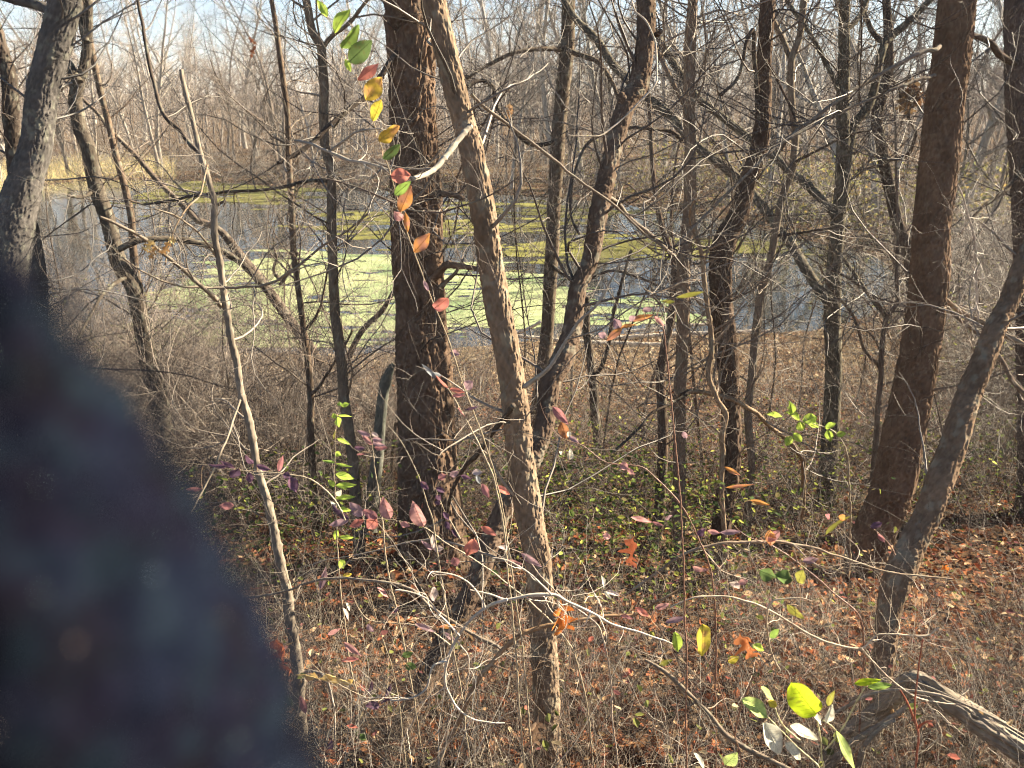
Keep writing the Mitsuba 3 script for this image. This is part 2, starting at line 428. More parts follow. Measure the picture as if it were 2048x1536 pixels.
tree('tree', 'dark forked tree with a mossy bend standing left of the pale thin sapling', 'tree',
     [(176, 0, 17), (174, 86, 18), (167, 137, 20), (156, 164, 25), (150, 205, 25), (157, 250, 27), (178, 308, 29), (191, 376, 30), (215, 444, 31), (236, 525, 33), (267, 579, 33), (284, 654, 32), (298, 722, 35), (318, 800, 37), (334, 900, 38), (345, 980, 42)], 8.2, 8.0, 'flake', (0.068, 0.058, 0.048), 3.5, (46, 240, 560), (0.6, 2.0), seed=13,
     limbs=[([(156, 166, 20), (140, 134, 17), (121, 103, 15), (112, 40, 13), (96, -20, 11)], 8.1, 8.3), ([(174, 86, 15), (164, 50, 13), (158, 0, 12), (150, -40, 10)], 8.15, 8.3), ([(236, 500, 13), (300, 478, 11), (343, 478, 11), (411, 490, 12), (464, 513, 13), (516, 560, 12), (546, 600, 9)], 8.0, 8.6),
            ([(191, 376, 8), (165, 395, 7), (136, 390, 6)], 8.1, 7.7), ([(250, 556, 9), (215, 580, 8), (180, 630, 6), (150, 690, 4)], 8.0, 7.2)])
tree('tree', 'slender dark tree curving up just right of the forked mossy tree', 'tree',
     [(160, -10, 11), (167, 20, 11), (181, 96, 12), (198, 171, 13), (219, 246, 13), (236, 328, 13), (250, 386, 14), (263, 444, 14), (270, 525, 15), (286, 620, 15), (300, 720, 16), (316, 840, 17)], 8.9, 8.6, 'smooth', BROWN, 3.0, (44, 220, 500), (0.5, 1.8), seed=14)
tree('sapling', 'pale sunlit sapling with a snapped top beside the dark blurred fabric', 'sapling',
     [(362, 140, 9.0), (372, 191, 9.8), (393, 260, 9.8), (407, 308, 10.7), (424, 359, 11.5), (434, 410, 12.3), (432, 461, 12.3), (436, 525, 13.1), (448, 602, 13.9), (460, 664, 13.1), (470, 722, 13.9), (477, 783, 13.9), (492, 835, 14.8), (506, 903, 14.8), (523, 978, 16.4), (540, 1050, 18.0), (555, 1130, 19.7), (568, 1220, 20.5), (582, 1310, 22.1), (592, 1400, 23.0), (600, 1480, 23.8)], 3.5, 3.0, 'flake', (0.17, 0.145, 0.118), 1, (16, 70, 140), (0.25, 0.7), tcol=GREY, seed=15, broken=True,
     limbs=[(W([(449, 575), (370, 572), (308, 554), (244, 513)], 5, 3), 3.3, 3.1), (W([(449, 575), (522, 569), (581, 543), (640, 496), (698, 458), (739, 425)], 6, 4), 3.3, 3.1), (W([(443, 612), (423, 590), (364, 540), (317, 502), (279, 472), (200, 434)], 9, 6), 3.3, 2.9),
            (W([(405, 308), (376, 284), (342, 250), (325, 222), (300, 130), (284, 34), (270, -20)], 9, 6), 3.45, 3.9, DARK), (W([(436, 520), (400, 470), (368, 440), (310, 418)], 5, 3), 3.35, 3.0), (W([(415, 330), (404, 380), (370, 420), (345, 470), (330, 530)], 4, 3), 3.4, 3.1, TAN), (W([(434, 412), (452, 402), (446, 414)], 5, 2), 3.4, 3.38),
            (W([(480, 800), (456, 870), (430, 930), (395, 1000), (372, 1040)], 5, 3), 3.2, 2.7)])
tree('leaning_tree', 'dark trunk leaning left over the duckweed from behind the furrowed tree', 'tree',
     [(392, 440, 19), (440, 462, 21), (479, 510, 23), (540, 585, 25), (581, 643, 25), (615, 691, 26), (650, 739, 27), (697, 770, 28), (748, 825, 30), (783, 880, 33), (800, 930, 36)], 9.8, 10.6, 'smooth', (0.10, 0.08, 0.066), 2.5, (36, 180, 420), (0.6, 1.8), seed=16,
     limbs=[(W([(765, 622), (786, 585), (800, 560)], 9, 5), 10, 9.8), (W([(690, 740), (724, 664), (765, 620), (786, 585)], 13, 8), 10.3, 9.8), (W([(560, 560), (548, 540), (552, 512), (546, 490)], 8, 4), 9.9, 9.7), (W([(560, 570), (585, 530), (596, 505)], 7, 4), 9.9, 9.7)])
tree('tree', 'straight slim grey tree left of the furrowed tree, running the full height', 'tree',
     [(606, -20, 16), (612, 0, 16), (625, 62, 17), (643, 99, 18), (646, 164, 18), (646, 239, 18), (649, 290, 18), (661, 342, 18), (663, 410, 19), (665, 525, 19), (666, 551, 19), (670, 620, 20), (680, 705, 20), (690, 790, 21), (702, 870, 21), (710, 960, 22), (716, 1060, 23), (722, 1140, 25)], 6.0, 5.9, 'smooth', (0.155, 0.125, 0.095), 3.0, (50, 240, 520), (0.5, 1.6), seed=17,
     limbs=[(W([(643, 99), (664, 70), (690, 50), (720, 20), (748, -20)], 9, 6), 6, 5.8), (W([(661, 342), (700, 372), (757, 393), (800, 408)], 6, 5), 6, 5.4), (W([(661, 365), (610, 361), (552, 376), (464, 384), (376, 396), (291, 408), (255, 398)], 7, 4), 6, 5.2, DARK)])
tree('sapling', 'very slim dark sapling between the pale sapling and the slim grey tree', 'sapling',
     [(540, -20, 9), (543, 0, 9), (554, 68, 10), (564, 147, 11), (574, 232, 11), (578, 308, 11), (581, 376, 12), (584, 444, 12), (586, 500, 12), (598, 585, 12), (608, 660, 12), (618, 740, 13), (622, 784, 13), (622, 876, 14), (628, 1006, 15), (632, 1090, 16)], 6.8, 6.7, 'smooth', BROWN, 2.5, (46, 220, 480), (0.5, 1.5), seed=18,
     limbs=[(W([(610, 660), (640, 610), (655, 540), (668, 470)], 6, 3), 6.7, 6.4), (W([(622, 790), (660, 740), (705, 660)], 6, 4), 6.7, 6.4)])
tree('furrowed_tree', 'largest dark brown tree with deep furrowed bark in the middle of the bank', 'tree',
     [(810, -30, 86), (815, 0, 88), (823, 100, 90), (826, 205, 88), (828, 308, 92), (831, 393, 98), (833, 525, 98), (836, 602, 96), (839, 680, 100), (843, 740, 106), (847, 790, 108), (850, 860, 110), (853, 940, 115), (859, 1010, 124), (864, 1080, 132), (868, 1140, 142)], 6.1, 5.85, 'furrow', RED, 4.0, (46, 200, 420), (0.8, 2.4), tcol=DARK, seed=19, t0=0.4,
     limbs=[(W([(866, 560), (880, 545), (899, 531), (925, 533), (953, 539), (985, 560)], 17, 8), 5.75, 5.3), (W([(866, 392), (885, 387), (905, 389), (926, 397)], 18, 10), 5.8, 5.6, BROWN), (W([(800, 95), (779, 123), (724, 195), (669, 241), (610, 296), (555, 326)], 12, 7), 6.0, 5.4, DARK), (W([(880, 575), (895, 560), (912, 545), (925, 520)], 10, 5), 5.75, 5.5, GREY)])
tree('dead_tree', 'short grey green snapped trunk pressed against the foot of the furrowed tree', 'dead tree',
     [(786, 728, 9), (779, 742, 17), (771, 765, 22), (765, 800, 22), (761, 850, 23), (757, 900, 24), (751, 950, 25), (745, 1000, 28)], 6.9, 6.9, 'smooth', (0.12, 0.125, 0.11), 0, (0, 0, 0), seed=20, broken=True)
tree('leaning_tree', 'flaky barked young tree leaning in front of the furrowed tree, right edge sunlit', 'tree',
     [(862, -30, 46), (868, 0, 47), (893, 103, 46), (921, 219, 45), (944, 308, 48), (958, 393, 49), (978, 525, 48), (992, 602, 50), (1010, 688, 51), (1023, 773, 51), (1035, 876, 54), (1044, 944, 53), (1053, 1000, 55), (1061, 1050, 53), (1074, 1113, 50), (1080, 1216, 49), (1085, 1318, 52), (1092, 1421, 51), (1099, 1540, 54)], 3.15, 2.75, 'flake', (0.165, 0.124, 0.09), 3.0, (26, 100, 200), (0.4, 1.2), tcol=GREY, seed=21,
     limbs=[(W([(940, 253), (916, 280), (892, 314), (865, 342), (843, 354), (827, 357)], 12, 9), 2.98, 2.7, (0.24, 0.22, 0.19)), (W([(1049, 773), (1068, 758), (1090, 739), (1121, 698), (1158, 647), (1193, 613), (1222, 560), (1244, 517)], 10, 3), 2.9, 2.7, (0.24, 0.23, 0.21)),
            (W([(943, 188), (1008, 246), (1090, 304), (1158, 359), (1227, 407), (1268, 448), (1329, 496)], 6, 4), 3.1, 3.5, GREY), (W([(1027, 810), (990, 860), (960, 900), (935, 930), (905, 985), (890, 1040)], 10, 7), 2.85, 3.4, DARK)])
tree('tree', 'upright rough barked tree right of the leaning flaky tree', 'tree',
     [(1138, -20, 25), (1137, 0, 26), (1132, 103, 28), (1123, 188, 28), (1115, 273, 27), (1111, 359, 27), (1108, 444, 27), (1104, 525, 27), (1100, 585, 26), (1095, 671, 26), (1087, 739, 28), (1078, 820, 30), (1070, 880, 34)], 10.6, 10.4, 'flake', (0.095, 0.075, 0.058), 4.0, (70, 340, 760), (0.8, 2.6), tcol=DARK, seed=23,
     limbs=[(W([(1121, 99), (1090, 97), (1039, 103), (977, 130), (933, 157)], 10, 6), 10.5, 10), (W([(1132, 100), (1148, 106), (1193, 123), (1213, 147), (1230, 178), (1240, 208)], 11, 7), 10.5, 10.2), (W([(1114, 280), (1070, 290), (1029, 263), (1008, 236), (991, 205), (988, 178), (964, 161), (933, 174)], 8, 8), 10.5, 9.8, DARK), (W([(1104, 530), (1160, 560), (1230, 540), (1290, 560), (1352, 590)], 7, 4), 10.4, 9.8, DARK)])
tree('leaning_tree', 'long crooked trunk leaning right, running from the near ground past the flaky tree', 'tree',
     [(1300, -30, 34), (1292, 0, 35), (1290, 62, 35), (1277, 161, 40), (1246, 222, 40), (1227, 290, 34), (1211, 359, 37), (1196, 427, 36), (1179, 520, 34), (1155, 575, 35), (1145, 654, 38), (1128, 712, 46), (1100, 773, 42), (1088, 842, 38), (1070, 900, 38), (1040, 955, 40), (1005, 1011, 40), (977, 1080, 42), (953, 1148, 42), (918, 1225, 42), (880, 1300, 42), (847, 1365, 42), (817, 1421, 42), (790, 1490, 46)], 4.6, 3.0, 'flake', (0.095, 0.070, 0.054), 3.0, (36, 150, 300), (0.5, 1.5), tcol=DARK, seed=24,
     limbs=[(W([(1246, 222), (1243, 190), (1240, 208)], 14, 8), 4.3, 4.3), (W([(1211, 392), (1235, 405), (1268, 448), (1329, 496), (1350, 513)], 9, 7), 4.2, 4.8, GREY), (W([(1285, 75), (1310, 70), (1322, 62)], 12, 8), 4.5, 4.4)])
tree('tree', 'slim upright tree with a sunlit edge right of the crooked leaning trunk', 'tree',
     [(1388, -20, 20), (1386, 0, 20), (1380, 103, 22), (1377, 205, 23), (1380, 308, 22), (1379, 393, 23), (1374, 461, 26), (1365, 525, 27), (1363, 620, 25), (1364, 705, 23), (1362, 790, 24), (1362, 842, 25), (1361, 944, 25), (1360, 1012, 26), (1357, 1080, 27), (1354, 1150, 30)], 6.1, 5.9, 'flake', (0.165, 0.125, 0.095), 3.5, (60, 260, 560), (0.5, 1.7), tcol=GREY, seed=25,
     limbs=[(W([(1364, 280), (1329, 260), (1278, 253), (1210, 267), (1169, 297), (1152, 342), (1141, 410), (1158, 468)], 8, 4), 5.9, 5.3, DARK), (W([(1380, 240), (1350, 170), (1320, 100), (1300, 40), (1290, -20)], 9, 6), 6, 6.4), (W([(1368, 510), (1340, 500), (1318, 486), (1290, 470)], 8, 4), 5.9, 5.6, DARK), (W([(1360, 790), (1381, 783), (1342, 810), (1305, 829), (1281, 856), (1225, 905)], 6, 5), 5.9, 5.5, DARK),
            (W([(1381, 783), (1420, 788), (1468, 800), (1512, 825), (1553, 862), (1601, 913), (1611, 944), (1606, 1000), (1603, 1040)], 9, 9), 5.5, 6.6, TAN)])
tree('tree', 'brown tree with a kinked trunk, second sturdy trunk left of the big sunlit edged one', 'tree',
     [(1538, -20, 28), (1536, 0, 28), (1529, 103, 28), (1526, 205, 29), (1519, 290, 34), (1498, 359, 36), (1480, 427, 39), (1454, 480, 46), (1444, 525, 45), (1446, 602, 43), (1457, 688, 43), (1461, 773, 38), (1461, 842, 37), (1456, 944, 37), (1446, 1012, 36), (1436, 1100, 37), (1426, 1170, 44)], 6.3, 6.0, 'ridge', (0.075, 0.055, 0.043), 4.0, (50, 220, 460), (0.6, 2.0), tcol=DARK, seed=26,
     limbs=[(W([(1520, 250), (1512, 130), (1505, 60), (1490, 80), (1476, 150), (1440, 190)], 9, 6), 6.2, 6.0, DARK), (W([(1530, 120), (1560, 170), (1590, 240)], 6, 4), 6.2, 6.0)])
tree('tree', 'thin wavy tree with a narrow fork just right of the kinked brown trunk', 'tree',
     [(1609, -20, 13), (1608, 0, 13), (1601, 68, 13), (1584, 126, 14), (1584, 205, 14), (1592, 273, 14), (1587, 325, 15), (1570, 376, 15), (1556, 427, 15), (1550, 478, 15), (1539, 535, 16), (1522, 592, 16), (1512, 654, 16), (1505, 722, 16), (1495, 808, 15), (1498, 876, 15), (1503, 927, 15), (1497, 1000, 16), (1490, 1090, 18)], 6.9, 6.7, 'smooth', (0.15, 0.125, 0.1), 2.5, (40, 190, 420), (0.5, 1.5), tcol=GREY, seed=27,
     limbs=[(W([(1584, 126), (1567, 82), (1539, 27), (1528, -20)], 11, 8), 6.9, 7), (W([(1587, 325), (1640, 300), (1690, 273), (1740, 262)], 6, 3), 6.8, 6.5, DARK), (W([(1553, 470), (1590, 468), (1640, 460), (1700, 452)], 6, 3), 6.8, 6.5, DARK)])
tree('many_stemmed_tree', 'tree with several slanting stems meeting low on one trunk near the far right water', 'tree',
     [(1692, -20, 20), (1690, 0, 20), (1688, 120, 23), (1685, 205, 24), (1685, 308, 25), (1681, 393, 25), (1674, 440, 27), (1668, 513, 28), (1664, 602, 31), (1664, 688, 31), (1664, 773, 32), (1661, 876, 34), (1655, 978, 38), (1652, 1040, 42)], 8.4, 8.1, 'flake', (0.085, 0.076, 0.06), 4.0, (80, 380, 800), (0.8, 2.6), tcol=DARK, seed=28,
     limbs=[([(1660, 606, 22), (1638, 579, 21), (1606, 530, 20), (1587, 496, 19), (1553, 452, 19), (1510, 395, 19), (1450, 335, 19), (1389, 287, 18), (1348, 240, 18), (1300, 200, 17), (1261, 164, 17), (1227, 130, 16), (1193, 79, 15), (1148, 34, 14), (1120, -20, 13)], 8.1, 10.5), ([(1676, 436, 19), (1638, 393, 18), (1587, 349, 17), (1539, 308, 16), (1492, 273, 16), (1450, 239, 15), (1392, 191, 14), (1350, 130, 13), (1310, 60, 12)], 8.2, 10),
            ([(1683, 427, 17), (1697, 325, 17), (1707, 256, 16), (1741, 205, 16), (1765, 103, 15), (1772, 85, 15), (1809, 51, 13), (1860, 0, 12), (1890, -40, 10)], 8.2, 8.8), (W([(1686, 200), (1640, 100), (1600, 40), (1560, -20)], 10, 7), 8.3, 8.6), (W([(1690, 60), (1720, 30), (1740, -20)], 12, 9), 8.4, 8.6), (W([(1668, 500), (1720, 560), (1752, 610), (1772, 640)], 8, 5), 8.1, 7.6)])
tree('tree', 'dark twisting tree half hidden behind the big sunlit edged trunk', 'tree',
     [(1772, -10, 15), (1775, 40, 16), (1776, 85, 18), (1775, 137, 19), (1762, 188, 21), (1751, 239, 22), (1762, 290, 23), (1772, 342, 23), (1785, 393, 24), (1796, 444, 24), (1816, 495, 25), (1826, 560, 26), (1832, 680, 28), (1836, 800, 30)], 9.4, 9.2, 'flake', DARK, 3.5, (60, 280, 620), (0.7, 2.2), tcol=DARK, seed=29,
     limbs=[(W([(1772, 85), (1757, 78), (1731, 34), (1720, -20)], 12, 9), 9.4, 9.6), (W([(1767, 320), (1797, 318), (1822, 300), (1830, 270), (1815, 230), (1800, 190), (1780, 150)], 8, 6), 9.2, 8.9), (W([(1765, 330), (1740, 335), (1716, 340)], 7, 5), 9.2, 9)])
tree('tree', 'big straight brown tree with its right edge lit by the sun', 'tree',
     [(1918, -30, 66), (1915, 0, 67), (1906, 103, 70), (1891, 205, 69), (1883, 290, 71), (1873, 376, 71), (1862, 461, 68), (1857, 534, 71), (1845, 620, 72), (1833, 705, 75), (1820, 790, 76), (1806, 859, 80), (1790, 944, 83), (1768, 1013, 84), (1748, 1060, 82), (1732, 1110, 80), (1722, 1170, 86)], 6.4, 6.05, 'ridge', (0.115, 0.08, 0.058), 5.0, (50, 220, 460), (0.8, 2.4), tcol=DARK, seed=30, t0=0.4,
     limbs=[(W([(1880, 92), (1867, 99), (1758, 147), (1690, 191), (1608, 253), (1539, 308), (1492, 349), (1416, 424), (1348, 495)], 9, 5), 6.2, 5.4, GREY), (W([(1870, 150), (1826, 164), (1724, 205), (1656, 236), (1587, 273), (1536, 308)], 7, 4), 6.2, 5.6, GREY)])
tree('leaning_tree', 'mottled young tree leaning right in front of the big sunlit edged tree', 'tree',
     [(2090, 420, 34), (2062, 490, 36), (2042, 534, 37), (2016, 602, 39), (1987, 654, 43), (1961, 722, 46), (1932, 790, 48), (1915, 842, 50), (1895, 910, 52), (1876, 961, 53), (1854, 1028, 54), (1823, 1086, 58), (1797, 1148, 60), (1779, 1216, 47), (1772, 1284, 42), (1763, 1353, 40), (1750, 1421, 42), (1742, 1470, 46)], 3.9, 3.05, 'flake', (0.145, 0.105, 0.075), 4.0, (22, 90, 180), (0.4, 1.2), tcol=GREY, seed=31)
tree('tree', 'dark tree at the edge of the wood right of the big brown tree', 'tree',
     [(2046, -30, 62), (2046, 0, 64), (2048, 116, 66), (2052, 205, 66), (2064, 380, 68), (2074, 600, 72), (2080, 800, 80), (2084, 960, 88)], 8.0, 7.8, 'ridge', (0.09, 0.075, 0.07), 4.0, (50, 260, 600), (0.8, 2.4), tcol=DARK, seed=32,
     limbs=[(W([(2030, 125), (2000, 110), (1980, 84), (1950, 72), (1935, 88)], 15, 9), 7.8, 7.4, DARK), (W([(2050, 330), (2010, 380), (1960, 420), (1920, 470)], 8, 4), 7.8, 7.2, DARK)])
tree('broken_sapling', 'dead sapling with a snapped top and bent foot beside the crooked leaning trunk', 'sapling',
     [(1173, 592, 12), (1172, 654, 15), (1179, 712, 16), (1186, 767, 17), (1189, 825, 18), (1196, 886, 20), (1186, 930, 22)], 9.6, 9.6, 'smooth', (0.085, 0.07, 0.058), 0, (10, 50, 100), (0.3, 0.9), seed=33, broken=True,
     limbs=[(W([(1182, 760), (1205, 730), (1225, 640), (1245, 560), (1262, 500)], 9, 5), 9.6, 9.3)])
tree('sapling', 'dark slim sapling close left of the slim sunlit edged tree', 'sapling',
     [(1310, 380, 10), (1322, 450, 12), (1340, 500, 14), (1350, 534, 16), (1343, 620, 17), (1329, 688, 18), (1322, 756, 18), (1326, 825, 19), (1326, 876, 20), (1320, 1000, 22), (1308, 1090, 26)], 7.2, 6.8, 'smooth', (0.095, 0.07, 0.055), 2.0, (34, 150, 320), (0.4, 1.4), seed=34)
tree('sapling', 'wiry pale sapling winding up close right of the slim sunlit edged tree', 'sapling',
     [(1375, 330, 6), (1372, 380, 6), (1388, 425, 7), (1395, 470, 8), (1403, 500, 9), (1413, 585, 9), (1421, 654, 10), (1425, 698, 10), (1420, 756, 10), (1430, 800, 10), (1447, 831, 11), (1442, 880, 10), (1438, 960, 10), (1445, 1050, 10)], 5.6, 5.4, 'smooth', TAN, 1.5, (24, 90, 180), (0.3, 1.0), seed=35)
tree('sapling', 'thin sapling forking wide in front of the far right water', 'sapling',
     [(1796, 480, 6), (1793, 551, 7), (1796, 602, 8), (1772, 643, 9), (1763, 705, 10), (1761, 773, 10), (1755, 842, 10), (1751, 893, 11), (1745, 990, 12)], 7.4, 7.3, 'smooth', (0.11, 0.09, 0.075), 2.0, (34, 150, 320), (0.4, 1.3), seed=36,
     limbs=[(W([(1772, 643), (1751, 602), (1724, 578), (1683, 551), (1650, 530)], 7, 4), 7.4, 7.2), (W([(1763, 740), (1729, 698), (1710, 640), (1680, 600), (1655, 565), (1640, 530)], 6, 4), 7.4, 7.0)])

# ---------------------------------------------------------------- the woods beyond the pond: single trees
def wild_tree(seed, height, r0, col, tcol, n1, n2, n3, lean=0.06):
    rng = np.random.default_rng(seed)
    tr = Mesh(); cr = Mesh()
    d = unit(np.array([[rng.normal(0, lean), rng.normal(0, lean), 1.0]]))
    P = grow(np.array([[0, 0, -0.3]]), d, np.array([height]), 13, 0.045, 0.03, rng)
    R = np.linspace(r0, r0 * 0.15, 14)[None] ** 1.0
    R[0, 0] *= 1.35
    Ps, Rs = [P[0]], [R[0]]
    if rng.uniform() < 0.55:      # a second stem
        k = int(rng.integers(2, 7))
        P2 = grow(P[0, k][None], unit(np.array([[rng.normal(0, 0.5), rng.normal(0, 0.5), 1.0]])), np.array([height * 0.6]), 13, 0.05, 0.04, rng)
        Ps.append(P2[0]); Rs.append(np.linspace(R[0, k] * 0.7, 0.012, 14))
    P, R = np.stack(Ps), np.stack(Rs)
    tr.add(*tubes(P, R, 8), tone(P, col, rng, 0.05, per=14 * 8))
    pos, dd, r, s, _ = spawn(P, R, n1, rng, 0.16, 0.98, (0.5, 1.15), 0.2)
    L = height * rng.uniform(0.12, 0.32, n1) * (1.25 - 0.85 * s)
    B = grow(pos, dd, L, 7, 0.13, 0.06, rng)
    BR = taper(np.clip(r * 0.5, 0.012, 0.05), 8, 0.3)
    cr.add(*tubes(B, BR, 4), tone(B, col, rng, per=32))
    pos, dd, r, s, k = spawn(B, BR, n2, rng, 0.15, 1.0, (0.4, 1.0), 0.1)
    C = grow(pos, dd, L[k] * rng.uniform(0.25, 0.6, n2), 5, 0.15, 0.05, rng)
    CR = taper(np.clip(r * 0.6, 0.005, 0.012), 6, 0.5)
    cr.add(*tubes(C, CR, 3), tone(C, tcol, rng, per=18))
    if n3:
        pos, dd, r, s, k = spawn(C, CR, n3, rng, 0.1, 1.0, (0.35, 0.9), 0.1)
        D = grow(pos, dd, rng.uniform(0.3, 0.9, n3), 3, 0.16, 0.05, rng)
        cr.add(*tubes(D, taper(np.full(n3, 0.0050), 4, 0.6), 3), tone(D, tcol, rng, per=12))
    return tr, cr


def group(name, meshes):
    g = {'type': 'shapegroup'}
    for k, m in meshes.items():
        g[k] = mikit.ply((np.vstack(m.v), np.vstack(m.f)), 'bark_matte', smooth=True, color=np.clip(np.vstack(m.c), 0.004, 0.9))
    scene[name] = g


rngw = np.random.default_rng(77)
KINDS = []
for i in range(9):
    g = rngw.uniform(0.8, 1.25)
    col = np.array([(0.22, 0.195, 0.17), (0.155, 0.13, 0.11), (0.28, 0.26, 0.235)][i % 3]) * g
    tcol = np.array([(0.22, 0.19, 0.178), (0.19, 0.165, 0.155), (0.25, 0.22, 0.20)][i % 3])
    tr, cr = wild_tree(100 + i, [13, 10, 15, 9, 12, 16, 11, 8, 14][i], [0.14, 0.09, 0.17, 0.07, 0.12, 0.18, 0.1, 0.06, 0.13][i], col, tcol, 32, 140, 320)
    group(f'wild_tree_kind_{i}', {'trunk': tr, 'crown': cr}); KINDS.append(f'wild_tree_kind_{i}')


def placed(kind, x, y, rot, sc):
    z = ground_at((x, y))
    return {'type': 'instance', 'shapes': {'type': 'ref', 'id': kind}, 'to_world': T().translate([x, y, z - 0.05]).rotate([0, 0, 1], rot).scale(sc)}


spots = []
tries = 0
while len(spots) < 240 and tries < 20000:
    tries += 1
    y = 12 + 100 * rngw.uniform() ** 0.9
    x = rngw.uniform(-0.66, 0.70) * y + rngw.normal(0, 2)
    sd = float(shore_distance(np.array([x]), np.array([y]))[0])
    if sd < 0.8 or (y < 36 and x < 9.5 + 0.12 * y) or (y < 34 and x > 10 and (x > 0.6 * y or rngw.uniform() < 0.75)) or (y < 20) or (y < 60 and x > 0.62 * y) or (rngw.uniform() > math.exp(-sd / 45)):
        continue
    if any((x - a) ** 2 + (y - b) ** 2 < 1.3 for a, b in spots):
        continue
    spots.append((x, y))
spots.sort(key=lambda p: p[1])
for i, (x, y) in enumerate(spots):
    k = new_key('bare_tree')
    scene[k] = placed(KINDS[int(rngw.integers(0, 9))], x, y, rngw.uniform(0, 360), rngw.uniform(0.75, 1.2))
    right = y < 45 and x > 8
    labels[k] = {'label': 'bare tree among others on the brushy bank right of the pond' if right else 'bare grey tree in the woods on the far side of the pond', 'category': 'tree',
                 'group': 'bare trees on the bank right of the pond' if right else 'bare trees in the woods across the pond'}
for i in range(3):
    tr, cr = wild_tree(300 + i, 11 + 1.5 * i, 0.14, (0.27, 0.245, 0.22), (0.25, 0.215, 0.19), 26, 100, 110)
    m = Mesh()
    for src in (tr, cr):
        m.add(np.vstack(src.v), np.vstack(src.f), np.vstack(src.c))
    group(f'distant_tree_kind_{i}', {'trees': m})
n = 0
while n < 520:
    y = rngw.uniform(95, 260); x = rngw.uniform(-0.72, 0.72) * y
    n += 1
    scene[f'distant_woods__{n:03d}'] = placed(f'distant_tree_kind_{n % 3}', x, y, rngw.uniform(0, 360), rngw.uniform(0.7, 1.2))
labels['distant_woods'] = {'label': 'grey brown mass of leafless woods on the slope far behind the pond', 'kind': 'stuff'}


# ---------------------------------------------------------------- more thin saplings on the near bank, too alike to tell apart
rs = np.random.default_rng(404)
for i, (u, y) in enumerate([(180, 11), (330, 13), (420, 9), (520, 12.5), (560, 15), (640, 10.5), (735, 12), (760, 8.5), (960, 13.5), (1020, 10), (1060, 15), (1150, 12), (1220, 9), (1265, 14), (1300, 11), (1405, 12.5), (1440, 9), (1530, 14), (1570, 10.5), (1625, 12), (1700, 10), (1740, 13), (1900, 9.5), (1940, 12), (1985, 8), (2020, 11), (250, 15.5), (100, 9.5)]):
    key = new_key('thin_sapling')
    x = (u - 1024) / FOCAL * y
    g = ground_at((x, y)) - 0.1
    h = rs.uniform(2.6, 5.2)
    P = grow(np.array([[x, y, g]]), np.array([[rs.normal(0, 0.12), rs.normal(0, 0.1), 1.0]]), np.array([h]), 14, 0.07, 0.02, rs)
    r0 = rs.uniform(0.010, 0.022)
    R = taper(np.array([r0]), 15, 0.25)
    col = np.array([DARK, BROWN, GREY][i % 3]) * rs.uniform(0.8, 1.2)
    Mesh().add(*tubes(P, R, 7), tone(P, col, rs, 0.05, per=105)).put(f'{key}__stem', 'bark_matte')
    tm, _ = twigs_on(P, R, rs, 26, 120, 260, (0.5, 1.7), col, flat=0.45, lift=0.02, t0=0.12, r1=(0.003, 0.006))
    tm.put(f'{key}__twigs', 'twig_matte', label='fine side twigs of this sapling', kind='stuff')
    labels[key] = {'label': 'thin bare sapling among the tangle between the bigger trunks and the pond', 'category': 'sapling', 'group': 'thin bare saplings on the near bank'}

# ---------------------------------------------------------------- brush along the far shore
def scatter(n, rng, yr, fan, test, power=1.0):
    out = []
    while sum(map(len, out)) < n:
        m = n * 2
        y = yr[0] + (yr[1] - yr[0]) * rng.uniform(0, 1, m) ** power
        x = rng.uniform(-1, 1, m) * (fan * y + 1.0)
        out.append(np.stack([x, y], 1)[test(x, y)])
    return np.vstack(out)[:n]


def brush(key, xy, height, r0, cols, rng, side, twig, lean=0.35, wander=0.14, **props):
    n = len(xy)
    z = ground_z(xy[:, 0], xy[:, 1]) - 0.03
    d = np.column_stack([rng.normal(0, lean, (n, 2)), np.ones(n)])
    L = rng.uniform(*height, n)
    P = grow(np.column_stack([xy, z]), d, L, 6, wander, -0.03, rng)
    R = taper(rng.uniform(*r0, n), 7, 0.35)
    cols = np.asarray(cols)
    c = cols[rng.integers(0, len(cols), n)] * rng.uniform(0.65, 1.35, (n, 1))
    mb = Mesh().add(*tubes(P, R, 3), np.repeat(c, 21, 0))
    if side:
        m = n * side
        pos, dd, r, s, k = spawn(P, R, m, rng, 0.2, 1, (0.4, 1.1))
        Q = grow(pos, dd, L[k] * rng.uniform(0.15, 0.5, m), 4, 0.18, 0.02, rng)
        QR = taper(r * 0.65, 5, 0.5)
        mb.add(*tubes(Q, QR, 3), np.repeat(c[k], 15, 0))
        if twig:
            m2 = m * twig
            pos, dd, r, s, kk = spawn(Q, QR, m2, rng, 0.2, 1, (0.4, 1.1))
            X = grow(pos, dd, L[k][kk] * rng.uniform(0.06, 0.2, m2), 3, 0.18, 0.02, rng)
            mb.add(*tubes(X, taper(r * 0.7, 4, 0.6), 3), np.repeat(c[k][kk], 12, 0))
    mb.put(key, 'twig_matte', **props)
    return P


